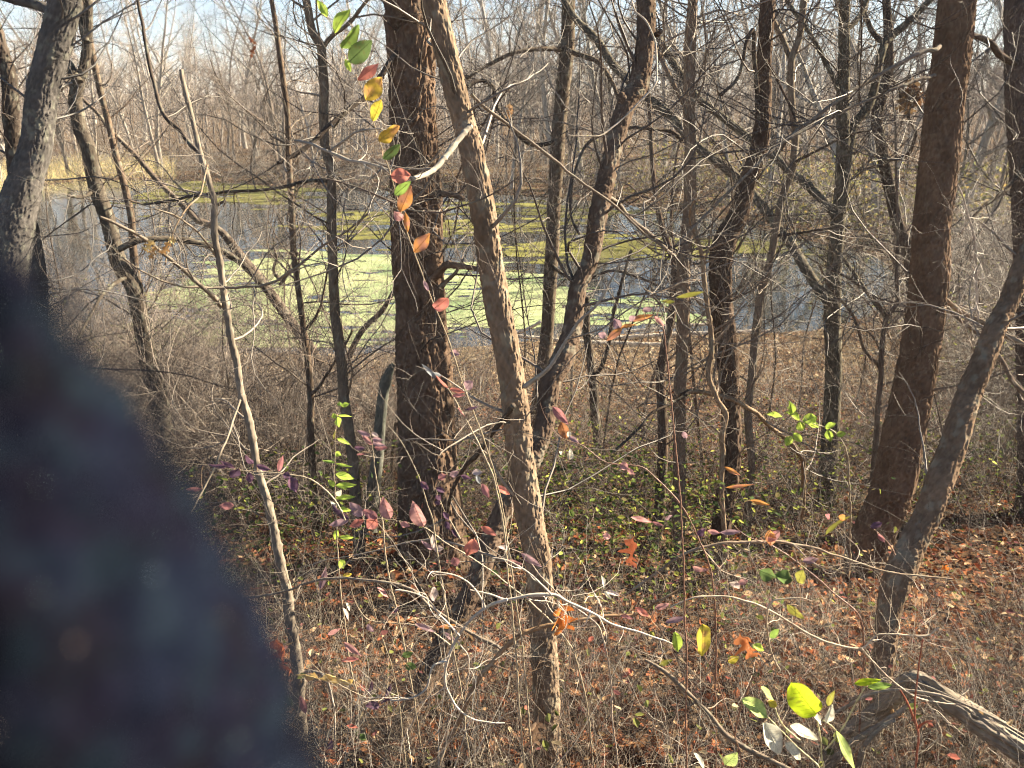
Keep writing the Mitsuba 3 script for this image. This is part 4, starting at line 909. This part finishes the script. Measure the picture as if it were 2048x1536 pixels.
spray('leafy_stem', 'bowed twig with orange and mauve leaves over the water right of the crooked trunk', 'leafy stem', 2.1,
      [[(1195, 672), (1213, 676), (1244, 657), (1271, 648), (1305, 636), (1325, 655), (1331, 700), (1340, 780), (1350, 880), (1360, 1000)]],
      [(1244, 657, 1212, 682, 12, 'or', 'lance'), (1240, 656, 1273, 649, 8, 'or', 'lance'), (1261, 641, 1306, 630, 10, 'or', 'lance'), (1309, 632, 1329, 652, 8, 'pink', 'lance'), (1240, 658, 1228, 637, 15, 'mv'), (1258, 640, 1271, 632, 10, 'mv'), (1285, 620, 1305, 617, 10, 'mv'), (1213, 671, 1196, 668, 12, 'mv'), (1352, 595, 1410, 583, 8, 'ol', 'lance'), (1350, 604, 1322, 602, 6, 'ol', 'lance')], STEMR, 8)
spray('leafy_stem', 'long arching stem of pink leaves running right from the flaky leaning tree', 'leafy stem', 2.5,
      [[(1080, 805), (1100, 850), (1127, 878), (1159, 888), (1215, 925), (1281, 934), (1317, 961), (1361, 1008), (1395, 1071), (1420, 1140)], [(1395, 1071), (1440, 1066), (1480, 1066)]],
      [(1105, 813, 1137, 849, 14, 'rp', 'lance'), (1122, 844, 1133, 877, 19, 'ob'), (1137, 862, 1138, 876, 9, 'w'), (1137, 872, 1158, 886, 8, 'mv', 'lance'), (1239, 928, 1257, 937, 15, 'pink'), (1253, 937, 1269, 949, 9, 'pink'), (1139, 920, 1142, 898, 12, 'w'), (1124, 910, 1119, 902, 8, 'w'), (1261, 1034, 1306, 1044, 10, 'pink', 'lance'), (1305, 1044, 1327, 1052, 6, 'rp', 'lance'), (1415, 1061, 1441, 1067, 9, 'pink', 'lance'), (1440, 1065, 1484, 1063, 9, 'mv', 'lance'), (1395, 1071, 1410, 1058, 14, 'pu'), (1366, 863, 1373, 878, 10, 'mv'), (1449, 934, 1481, 951, 8, 'or', 'lance'), (1330, 1040, 1345, 1030, 7, 'mv')], STEMR, 9)
spray('leafy_stem', 'tangle of thin stems with purple and rosy leaves low beside the blurred fabric', 'leafy stem', 2.5,
      [[(735, 1170), (760, 1260), (785, 1340), (800, 1420), (810, 1530)], [(700, 1160), (740, 1240), (830, 1250), (900, 1290)], [(600, 1300), (700, 1380), (760, 1400), (790, 1396)]],
      [(754, 1175, 777, 1196, 10, 'pink', 'lance'), (866, 1174, 868, 1203, 17, 'pale'), (830, 1247, 872, 1264, 9, 'mv', 'lance'), (878, 1254, 917, 1250, 8, 'or', 'lance'), (888, 1265, 914, 1284, 8, 'mv', 'lance'), (687, 1284, 722, 1312, 11, 'pink', 'lance'), (683, 1322, 719, 1318, 11, 'red'), (760, 1412, 731, 1410, 16, 'pu'), (760, 1408, 780, 1398, 13, 'dp'), (737, 1391, 745, 1361, 9, 'dp', 'lance'), (770, 1395, 783, 1368, 9, 'dp'), (655, 1270, 682, 1256, 8, 'pink', 'lance'), (735, 1248, 747, 1265, 12, 'mv'), (686, 1215, 700, 1242, 8, 'pale', 'lance'), (693, 1205, 700, 1222, 7, 'w'), (600, 1392, 612, 1428, 14, 'rp'), (640, 1180, 652, 1135, 14, 'mv'), (795, 1223, 789, 1218, 11, 'dp'),
       (655, 1500, 665, 1480, 13, 'dp'), (720, 1468, 733, 1480, 14, 'dg'), (810, 1330, 833, 1335, 16, 'dg'), (803, 1312, 826, 1306, 14, 'dg')], STEM, 10)
spray('leafy_stem', 'pair of rosy leaved twigs in front of the lower leaning flaky trunk', 'leafy stem', 2.4,
      [[(990, 1092), (1018, 1097), (1042, 1106), (1080, 1150), (1130, 1200), (1200, 1260)], [(1205, 1178), (1195, 1210), (1190, 1230)]],
      [(1018, 1096, 994, 1094, 8, 'pale', 'lance'), (1042, 1106, 1084, 1135, 13, 'mv', 'lance'), (1011, 1120, 1046, 1129, 8, 'pink', 'lance'), (1208, 1178, 1205, 1152, 12, 'w'), (1213, 1182, 1240, 1192, 10, 'pale'), (1208, 1182, 1222, 1198, 8, 'w', 'lance'), (1271, 1215, 1300, 1234, 12, 'red'), (1310, 1216, 1340, 1208, 12, 'pink'), (1330, 1245, 1375, 1234, 10, 'mv', 'lance'), (1240, 1230, 1268, 1238, 7, 'rp', 'lance'), (1205, 1070, 1222, 1075, 12, 'pink')], STEMP, 11)
spray('leafy_stem', 'reddish stem with orange pink leaves between the kinked trunk and the mottled leaning tree', 'leafy stem', 2.6,
      [[(1440, 1000), (1490, 1070), (1540, 1090), (1600, 1130), (1660, 1180), (1720, 1240)], [(1750, 1060), (1775, 1085), (1790, 1110)]],
      [(1540, 1060, 1542, 1092, 19, 'or'), (1560, 1062, 1535, 1084, 15, 'pink'), (1655, 1038, 1660, 1028, 12, 'rp'), (1680, 1040, 1690, 1030, 12, 'or'), (1755, 1067, 1770, 1085, 8, 'rp', 'lance'), (1740, 1055, 1765, 1046, 12, 'dp'), (1465, 1174, 1475, 1162, 20, 'pale'), (1475, 1166, 1496, 1162, 12, 'pink'), (1385, 1134, 1418, 1140, 12, 'pink', 'lance'), (1405, 1135, 1420, 1128, 12, 'or'), (1605, 1122, 1638, 1118, 12, 'mv', 'lance'), (1650, 1070, 1700, 1030, 13, 'ol', 'lance'), (1500, 1000, 1540, 1010, 8, 'or', 'lance'), (1450, 975, 1510, 968, 6, 'or', 'lance')], STEMR, 12)

# the broad leaved seedling at the lower right
k = new_key('broad_leaved_seedling')
labels[k] = {'label': 'seedling with broad pale and glowing yellow green leaves by the fallen log', 'category': 'seedling'}
for p in ([(1632, 1430), (1640, 1470), (1648, 1540)], [(1536, 1434), (1570, 1470), (1600, 1500), (1640, 1540)], [(1546, 1401), (1560, 1440), (1600, 1480)], [(1672, 1461), (1660, 1450), (1645, 1440)], [(1735, 1366), (1715, 1400), (1690, 1450), (1650, 1500)]):
    stem_part(k, 'stem', p, 2.12, 3, 4, (0.36, 0.34, 0.2), p[-1][1] > 1535)
for i, l in enumerate([(1632, 1429, 1583, 1367, 58, 'br', 'round', 'glowing yellow green oval leaf'), (1484, 1398, 1537, 1436, 34, 'lg'), (1521, 1373, 1547, 1401, 18, 'lg'), (1536, 1402, 1555, 1413, 14, 'y'), (1526, 1446, 1564, 1510, 40, 'w'), (1579, 1452, 1635, 1480, 26, 'w'), (1571, 1484, 1602, 1520, 26, 'w'), (1652, 1447, 1665, 1409, 18, 'w'), (1628, 1432, 1645, 1448, 17, 'w'), (1672, 1461, 1713, 1545, 20, 'lg', 'lance'), (1708, 1368, 1762, 1360, 15, 'br'), (1735, 1374, 1785, 1370, 15, 'g'), (1655, 1412, 1668, 1382, 12, 'ol'), (1450, 1530, 1475, 1505, 26, 'lg'), (1388, 1505, 1412, 1540, 13, 'w')]):
    leaf_part(k, *l[:6], 2.1, 1300 + i, l[6] if len(l) > 6 else 'oval', label=l[7] if len(l) > 7 else None, tilt=0.5, veins=l[4] > 24)
spray('leafy_stem', 'stem with yellow and olive leaves, one of them holed and browning', 'leafy stem', 2.2,
      [[(1350, 1262), (1400, 1300), (1440, 1380), (1470, 1470), (1490, 1540)], [(1405, 1248), (1412, 1310)], [(1600, 1215), (1560, 1290), (1500, 1370), (1470, 1470)]],
      [(1405, 1248, 1404, 1312, 40, 'y'), (1350, 1264, 1357, 1304, 20, 'yg'), (1574, 1209, 1608, 1241, 17, 'ol'), (1456, 1324, 1478, 1314, 14, 'y'), (1540, 1276, 1558, 1258, 13, 'g'), (1318, 1330, 1345, 1320, 10, 'ol', 'lance'), (1519, 1141, 1552, 1155, 26, 'dg'), (1584, 1160, 1548, 1150, 26, 'dg'), (1597, 1166, 1606, 1140, 22, 'ol'), (1505, 1290, 1530, 1300, 14, 'yg')], STEMR, 14)

spray('yellow_leaved_seedling', 'thin seedling with small yellow green leaves beside the many stemmed trunk', 'seedling', 5.6,
      [[(1545, 826), (1585, 836), (1625, 848), (1665, 862), (1690, 900), (1700, 990)], [(1585, 836), (1586, 806)], [(1600, 842), (1580, 880)]],
      [(1565, 832, 1535, 828, 13, 'yg'), (1585, 830, 1580, 803, 14, 'yg'), (1600, 840, 1575, 822, 15, 'yg'), (1605, 842, 1634, 834, 20, 'yg'), (1598, 843, 1604, 862, 16, 'yg'), (1612, 846, 1640, 852, 15, 'yg'), (1582, 872, 1572, 892, 15, 'yg'), (1586, 866, 1604, 884, 13, 'yg'), (1650, 857, 1672, 846, 12, 'yg'), (1655, 860, 1662, 884, 14, 'yg'), (1672, 870, 1692, 866, 11, 'yg')], STEM, 15)

# ---------------------------------------------------------------- oak leaves and dead leaf bundles
def oak_leaf(mesh, base, tip, width, nor, col, rng, curl=0.3):
    x = unit(tip - base); L = np.linalg.norm(tip - base); s = unit(np.cross(nor, x)); z = np.cross(x, s)
    side = [(0, 0.03), (0.12, 0.05), (0.22, 0.36), (0.27, 0.40), (0.33, 0.13), (0.40, 0.14), (0.52, 0.50), (0.58, 0.52), (0.60, 0.16), (0.68, 0.15), (0.80, 0.38), (0.86, 0.36), (0.83, 0.12), (1.0, 0.0)]
    out = [(u, w) for u, w in side] + [(u, -w * rng.uniform(0.75, 1.1)) for u, w in side[-2:0:-1]]
    g = trimesh.creation.triangulate_polygon(shapely.Polygon(out).buffer(0.008), engine='earcut')
    v2, f = g
    tm = trimesh.Trimesh(np.column_stack([v2, np.zeros(len(v2))]), f, process=False)
    v3, f = trimesh.remesh.subdivide_to_size(tm.vertices, tm.faces, 0.12)
    u, w = v3[:, 0], v3[:, 1]
    lift = 0.5 * np.abs(w) * width / L - curl * (u - 0.4) ** 2 + 0.06 * np.sin(u * 11 + w * 9)
    V = base + x * (u * L)[:, None] + s * (w * width)[:, None] + z * (lift * L)[:, None]
    mesh.add(V, f, np.asarray(col) * (0.75 + 0.5 * meshkit.fbm(V * 80, 2, 4)[:, None]))


def oak_thing(label, pix, y, cols, seed, stalk=None, name='oak_leaf', cat='leaf'):
    rng = np.random.default_rng(seed)
    key = new_key(name)
    labels[key] = {'label': label, 'category': cat}
    for i, (u0, v0, u1, v1, w) in enumerate(pix):
        a, b = at(u0, v0, y), at(u1, v1, y + rng.uniform(-0.02, 0.02))
        m = Mesh(); oak_leaf(m, a, b, metres(w, y), unit(unit(EYE - a) + rng.normal(0, 0.4, 3)), cols[i % len(cols)], rng, rng.uniform(0.1, 0.5))
        m.put(key if len(pix) == 1 else sub_key(key, 'leaf'), 'leaf_dry', smooth=True)


OAK = [(0.62, 0.21, 0.05), (0.50, 0.17, 0.05), (0.40, 0.19, 0.09)]
oak_thing('bright orange lobed oak leaf hanging in front of the flaky leaning trunk', [(1120, 1202, 1127, 1272, 66)], 2.3, OAK, 1)
oak_thing('curled rusty oak leaf with pale edges beside the holed yellow leaf', [(1478, 1264, 1512, 1322, 62)], 2.25, [(0.48, 0.19, 0.08)], 2)
oak_thing('large rust brown oak leaf hanging at the edge of the blurred fabric', [(556, 1268, 578, 1352, 80)], 2.2, [(0.34, 0.11, 0.05)], 3)
oak_thing('dark reddish oak leaf hanging in front of the slim sunlit edged tree', [(1268, 1070, 1262, 1140, 52)], 2.9, [(0.30, 0.10, 0.055)], 4)
oak_thing('small orange leaf caught left of the mottled leaning trunk foot', [(1884, 1130, 1900, 1142, 22)], 3.2, OAK, 5)
oak_thing('crumpled brown oak leaf stuck low against the flaky leaning trunk', [(1076, 1434, 1060, 1500, 56)], 2.6, [(0.36, 0.25, 0.17)], 6)
oak_thing('bundle of dead brown leaves hanging on the dark twisting tree', [(1826, 150, 1812, 222, 40), (1818, 165, 1836, 210, 40), (1812, 175, 1800, 228, 34), (1830, 170, 1840, 215, 30), (1815, 190, 1822, 232, 30)], 8.9, [(0.22, 0.15, 0.085), (0.17, 0.10, 0.06)], 7, name='dead_leaf_bundle', cat='dead leaves')
oak_thing('hooked russet leaf dangling high left of the slim grey tree', [(496, 72, 512, 90, 9), (512, 88, 500, 118, 9)], 6.0, [(0.36, 0.17, 0.10)], 8, name='dead_leaf_bundle', cat='dead leaves')
oak_thing('tan leaves snagged on the crossing twigs beside the pale sapling', [(310, 478, 285, 505, 20), (340, 480, 322, 512, 20), (352, 485, 335, 478, 16), (312, 490, 298, 520, 16)], 3.0, [(0.52, 0.40, 0.19), (0.44, 0.28, 0.13)], 9, name='dead_leaf_bundle', cat='dead leaves')
oak_thing('pale tan leaf hanging from a twig right of the flaky leaning tree', [(1020, 203, 1016, 242, 17), (1026, 214, 1012, 236, 12)], 5.0, [(0.46, 0.31, 0.18)], 10, name='dead_leaf_bundle', cat='dead leaves')
oak_thing('long curled straw coloured leaf lying on a twig near the blurred fabric', [(592, 1350, 722, 1368, 22)], 2.3, [(0.46, 0.36, 0.17)], 11)


# ---------------------------------------------------------------- fallen wood and foreground branches
def wood(name, label, cat, path, y, kind, col, sides, seed, branches=(), n=(0, 0, 0), tl=(0.1, 0.3), r1=(0.001, 0.003)):
    key = new_key(name)
    rows = traced_rows(path, *y)
    m = Mesh()
    p = smooth_path(rows, metres(3, np.mean(y)))
    m.add(*bark_surface(p[:, :3], p[:, 3], kind, sides, seed, col))
    plain = not branches and not n[0]
    m.put(key if plain else f'{key}__stem', 'bark_matte')
    ps = [p]
    for b, b0, b1 in branches:
        q = smooth_path(traced_rows(b, b0, b1), metres(4, b0))
        bm = Mesh().add(*bark_surface(q[:, :3], q[:, 3], 'smooth', 7, seed + 9, col))
        bm.put(sub_key(key, 'branch'), 'bark_matte'); ps.append(q)
    if n[0]:
        rng = np.random.default_rng(seed)
        S = np.stack([PchipInterpolator(np.linspace(0, 1, len(x)), x)(np.linspace(0, 1, 24)) for x in ps])
        tm, _ = twigs_on(S[:, :, :3], S[:, :, 3], rng, *n, tl, col, flat=0.0, lift=0.02, r1=r1)
        tm.put(f'{key}__twigs', 'twig_matte', label='side twigs of this branch', kind='stuff')
    labels[key] = {'label': label, 'category': cat}
    return key


LOG = (0.19, 0.165, 0.135)
wood('fallen_log', 'weathered grey log arching out of the ground beside the mottled leaning tree', 'log', [(1640, 1545, 18), (1690, 1474, 26), (1758, 1421, 31), (1806, 1378, 37), (1832, 1366, 42), (1866, 1388, 42), (1930, 1424, 44), (1985, 1460, 47), (2070, 1512, 50)], (2.75, 2.45), 'weathered', LOG, 60, 41,
     [(W([(1672, 1425), (1730, 1396), (1790, 1382), (1860, 1388), (1960, 1424), (2060, 1480)], 7, 5), 2.6, 2.4), (W([(1700, 1400), (1760, 1376), (1830, 1362), (1900, 1392), (2000, 1440)], 5, 4), 2.7, 2.45), (W([(1650, 1545), (1700, 1490), (1780, 1440), (1830, 1400)], 16, 9), 2.6, 2.6), (W([(1715, 1540), (1725, 1500), (1745, 1470), (1790, 1440)], 12, 8), 2.55, 2.55)])
wood('bowed_branch', 'brown bare branch bowing up from the near ground across the leaning trunk', 'branch', [(862, 1560, 10.2), (919, 1438, 9.5), (970, 1346, 9.5), (1008, 1301, 8.8), (1056, 1267, 8.8), (1107, 1247, 8.2), (1193, 1233, 7.5), (1261, 1230, 6.1), (1320, 1200, 5.4), (1370, 1172, 4.8)], (2.3, 2.5), 'smooth', (0.20, 0.135, 0.085), 14, 42, n=(14, 40, 60))
wood('bowed_branch', 'thin grey branch sloping down to meet the brown bowed branch', 'branch', [(480, 1195, 4.1), (560, 1185, 4.1), (620, 1165, 4.8), (680, 1158, 4.8), (748, 1161, 5.4), (817, 1175, 5.4), (858, 1209, 6.1), (912, 1247, 6.1), (970, 1281, 6.8), (1010, 1302, 6.8)], (2.5, 2.4), 'smooth', (0.16, 0.135, 0.11), 12, 43, n=(14, 40, 60))
wood('bowed_branch', 'dark bent branch falling from left of the holed yellow leaf to the bottom edge', 'branch', [(1290, 1320, 5.4), (1330, 1344, 7.5), (1365, 1375, 8.2), (1410, 1420, 8.8), (1450, 1465, 9.5), (1500, 1500, 9.5), (1560, 1530, 9.5), (1600, 1550, 9.5)], (2.5, 2.3), 'smooth', (0.15, 0.125, 0.10), 14, 44, n=(12, 36, 50))
wood('bowed_branch', 'long smooth branch arching over the dry stems towards the mottled leaning tree', 'branch', [(1250, 1190, 4.8), (1320, 1145, 5.4), (1400, 1098, 6.1), (1470, 1086, 6.1), (1540, 1083, 6.1), (1610, 1090, 5.4), (1680, 1115, 4.8), (1760, 1140, 4.1), (1850, 1152, 3.4), (1905, 1158, 2.7)], (2.6, 2.7), 'smooth', (0.19, 0.15, 0.115), 12, 45, n=(16, 40, 60))
wood('forked_twig', 'bleached white twig forking in front of the flaky leaning trunk', 'twig', [(940, 1180, 2.7), (985, 1190, 4.1), (1015, 1199, 5.4), (1060, 1193, 6.1), (1103, 1190, 6.1), (1140, 1205, 5.4), (1193, 1230, 4.8), (1227, 1250, 4.1), (1290, 1268, 3.4), (1350, 1290, 2.7)], (2.15, 2.2), 'smooth', (0.42, 0.38, 0.33), 10, 46,
     [(W([(1015, 1199), (970, 1216), (919, 1271), (895, 1319), (888, 1352), (899, 1394), (953, 1442), (1010, 1446)], 7, 3), 2.15, 2.2), (W([(893, 1322), (868, 1330), (850, 1380), (815, 1398), (780, 1400)], 5, 3), 2.15, 2.1), (W([(970, 1216), (940, 1170), (905, 1150), (866, 1144)], 4, 3), 2.15, 2.1), (W([(1103, 1190), (1060, 1150), (1010, 1120), (985, 1116)], 4, 3), 2.15, 2.15), (W([(919, 1271), (880, 1230), (850, 1195), (790, 1180)], 4, 3), 2.15, 2.12)], n=(26, 60, 60), tl=(0.06, 0.2))
wood('forked_twig', 'pale wiry twig zigzagging across the dry stems above the seedling', 'twig', [(1340, 1215, 2.7), (1400, 1194, 3.4), (1440, 1192, 3.4), (1490, 1200, 4.1), (1535, 1218, 4.1), (1590, 1250, 4.1), (1660, 1285, 4.1), (1722, 1296, 4.1), (1760, 1268, 3.4), (1850, 1272, 3.4), (1878, 1254, 2.7)], (2.3, 2.4), 'smooth', (0.34, 0.29, 0.23), 10, 47,
     [(W([(1722, 1296), (1760, 1340), (1800, 1375), (1850, 1400), (1930, 1408)], 4, 3), 2.35, 2.5), (W([(1535, 1218), (1550, 1200), (1600, 1196), (1622, 1202)], 4, 2), 2.3, 2.3), (W([(1535, 1218), (1540, 1290), (1560, 1340)], 4, 3), 2.3, 2.4)], n=(24, 60, 60), tl=(0.06, 0.22))
wood('forked_twig', 'red barked shoot standing in front of the arching log', 'twig', [(1846, 1278, 2.7), (1838, 1330, 2.7), (1833, 1390, 3.4), (1830, 1430, 3.4), (1836, 1480, 4.1), (1830, 1545, 4.1)], (2.25, 2.2), 'smooth', (0.27, 0.10, 0.065), 9, 48, [(W([(1836, 1460), (1812, 1400), (1800, 1380)], 5, 3), 2.22, 2.25), (W([(1838, 1455), (1850, 1445), (1864, 1442)], 5, 3), 2.22, 2.2)])
wood('forked_twig', 'thin pale twig rising to the right of the big brown tree', 'twig', [(1915, 370, 2.7), (1930, 405, 3.4), (1945, 460, 4.1), (1950, 510, 4.1), (1952, 560, 4.1), (1956, 640, 4.1)], (4.5, 4.6), 'smooth', (0.36, 0.32, 0.28), 9, 49, n=(20, 60, 90), tl=(0.15, 0.5))
wood('forked_twig', 'thin pale vine looping down past the crooked leaning trunk', 'vine', [(1262, -10, 2.7), (1270, 20, 2.7), (1292, 41, 3.4), (1312, 92, 3.4), (1312, 154, 3.4), (1278, 205, 3.4), (1227, 253, 3.4), (1193, 273, 2.7), (1135, 270, 2)], (3.3, 3.0), 'smooth', (0.38, 0.34, 0.29), 9, 50)
wood('forked_twig', 'long dark twig sagging across the furrowed tree and the leaning flaky tree', 'twig', [(640, 355, 2.7), (700, 370, 3.4), (757, 393, 3.4), (789, 407, 3.4), (817, 419, 3.4), (871, 424, 3.4), (936, 407, 3.4), (988, 386, 2.7), (1039, 352, 2)], (2.6, 2.5), 'smooth', (0.12, 0.095, 0.08), 9, 51, n=(12, 40, 50), tl=(0.1, 0.3))
wood('dead_branch', 'pale broken branch hanging left across the furrowed tree, splintered at its end', 'branch', [(590, 281, 5.4), (620, 287, 5.4), (640, 294, 5.4), (698, 318, 6.8), (748, 329, 6.1), (783, 343, 6.8), (827, 357, 6.1)], (2.95, 2.72), 'smooth', (0.23, 0.21, 0.185), 12, 52, [(W([(660, 303), (690, 280), (716, 264), (763, 258)], 6, 4), 2.88, 2.75)], n=(18, 60, 70), tl=(0.1, 0.35))
wood('fallen_sapling', 'fallen pole slanting down behind the mottled leaning tree', 'fallen tree', [(1860, 575, 7.5), (1885, 592, 8.2), (1929, 626, 8.8), (1970, 644, 9.5), (2011, 667, 9.5), (2070, 705, 10.2)], (6.6, 5.6), 'smooth', (0.2, 0.16, 0.12), 14, 53, n=(16, 60, 120), tl=(0.3, 0.9), r1=(0.003, 0.006))
wood('fallen_sapling', 'second fallen pole crossing low behind the mottled leaning tree', 'fallen tree', [(1880, 600, 6.1), (1920, 640, 6.8), (1960, 668, 7.5), (1996, 712, 8.2), (2030, 770, 9.5), (2070, 800, 10.2)], (6.9, 6.0), 'smooth', (0.12, 0.095, 0.075), 14, 54, n=(16, 60, 120), tl=(0.3, 0.9), r1=(0.003, 0.006))
for i, (pa, ys, lb) in enumerate([([(1032, 672, 7), (1120, 680, 8), (1220, 686, 9), (1340, 690, 8)], (17.4, 17.2), 'longest whitish drift log lying on the near shore behind the upright rough tree'), ([(1032, 668, 6), (1060, 655, 6), (1082, 643, 6)], (17.8, 17.8), 'short whitish stick propped on the shore beside the leaning flaky tree'),
                                  ([(1180, 676, 7), (1300, 672, 8), (1420, 666, 8), (1540, 662, 6)], (18.0, 18.2), 'bleached fallen pole reaching right along the near shore'), ([(1250, 664, 5), (1330, 655, 6), (1420, 648, 5)], (18.6, 18.9), 'thin pale branch half in the water by the near shore'), ([(560, 745, 7), (640, 738, 8), (760, 742, 9), (800, 748, 8)], (15.6, 15.4), 'pale log lying on the dry grass left of the furrowed tree')]):
    wood('drift_log', lb, 'log', pa, ys, 'weathered', (0.42, 0.38, 0.33), 12, 60 + i)


# ---------------------------------------------------------------- the knitted fabric right in front of the lens
def fabric():
    import manifold3d as m3
    y = 0.088
    def ball(u, v, r, dy=0.0):
        c = at(u, v, y + dy)
        return m3.Manifold.sphere(metres(r, y, v), 48).translate(c.tolist())
    balls = [ball(0, 612, 76), ball(-15, 730, 140), ball(-40, 930, 285), ball(-50, 1220, 458), ball(-60, 1560, 640, 0.002), ball(-140, 2000, 880, 0.008)]
    body = balls[0]
    for a, b in zip(balls, balls[1:]):
        body = body + m3.Manifold.batch_hull([a, b])
    body = body.refine_to_length(0.0016)
    me = body.to_mesh(); V = np.array(me.vert_properties[:, :3], float); F = np.array(me.tri_verts)
    tm = trimesh.Trimesh(V, F, process=True)
    trimesh.smoothing.filter_taubin(tm, iterations=8)
    V, N = np.array(tm.vertices), np.array(tm.vertex_normals)
    # knitted rows
    d = V - at(0, 600, y)
    a, b = d[:, 2] * 1400, np.arctan2(d[:, 0], -d[:, 1]) * 22
    h = 0.00022 * np.sin(a + 0.9 * np.abs(np.sin(b))) * np.abs(np.sin(b)) + 0.0040 * (meshkit.fbm(V * 160, 3, 3) - 0.5)
    V = V + N * h[:, None]
    t = meshkit.fbm(V * 120, 3, 8)[:, None]; t2 = sstep(0.5, 0.7, meshkit.fbm(V * 260, 2, 5))[:, None]
    C = np.array([0.0032, 0.0045, 0.0095]) * (0.2 + 1.5 * t) + np.array([0.0022, 0.0040, 0.0048]) * t2
    m = Mesh().add(V, tm.faces, C)
    m.put('knitted_fabric__cloth', 'bark_matte')
    rng = np.random.default_rng(9)
    k = rng.integers(0, len(V), 15000)
    H = grow(V[k], N[k] + rng.normal(0, 0.5, (len(k), 3)), rng.uniform(0.0015, 0.0085, len(k)) ** 1.0, 3, 0.4, 0.0, rng)
    hm = Mesh().add(*tubes(H, np.full(H.shape[:2], 0.00005), 3), np.repeat(rng.uniform(0.3, 1.6, (len(k), 1)) * [0.011, 0.0135, 0.021], 12, 0))
    hm.put('knitted_fabric__fuzz', 'bark_matte', label='loose fibres standing out from the wool', kind='stuff')
    k = rng.integers(0, len(V), 420)      # specks of pale lint, blurred to faint discs
    sp = trimesh.creation.icosphere(subdivisions=1, radius=1.0)
    lm = Mesh()
    for q in k:
        r = rng.uniform(0.00005, 0.00016)
        lm.add(sp.vertices * r + V[q] + N[q] * 0.0004, sp.faces, np.array([(0.25, 0.4, 0.36), (0.4, 0.33, 0.3), (0.28, 0.34, 0.45)][int(rng.integers(0, 3))]))
    lm.put('knitted_fabric__lint', 'bark_matte', label='tiny pale specks of lint in the wool', kind='stuff')
    labels['knitted_fabric'] = {'label': 'dark navy fuzzy knitted fabric, badly out of focus, close to the camera', 'category': 'fabric'}


fabric()

# ---------------------------------------------------------------- the hazy winter air
scene['haze_air'] = {'type': 'homogeneous', 'albedo': {'type': 'rgb', 'value': [0.95, 0.955, 0.965]}, 'sigma_t': 0.0005}
scene['haze'] = {'type': 'cube', 'to_world': T().translate([0, 0, 12]).scale([3000, 3000, 15]), 'bsdf': {'type': 'null'}, 'interior': {'type': 'ref', 'id': 'haze_air'}}
scene['camera']['medium'] = {'type': 'ref', 'id': 'haze_air'}
labels['haze'] = {'label': 'pale haze in the air over the pond and woods', 'kind': 'stuff'}
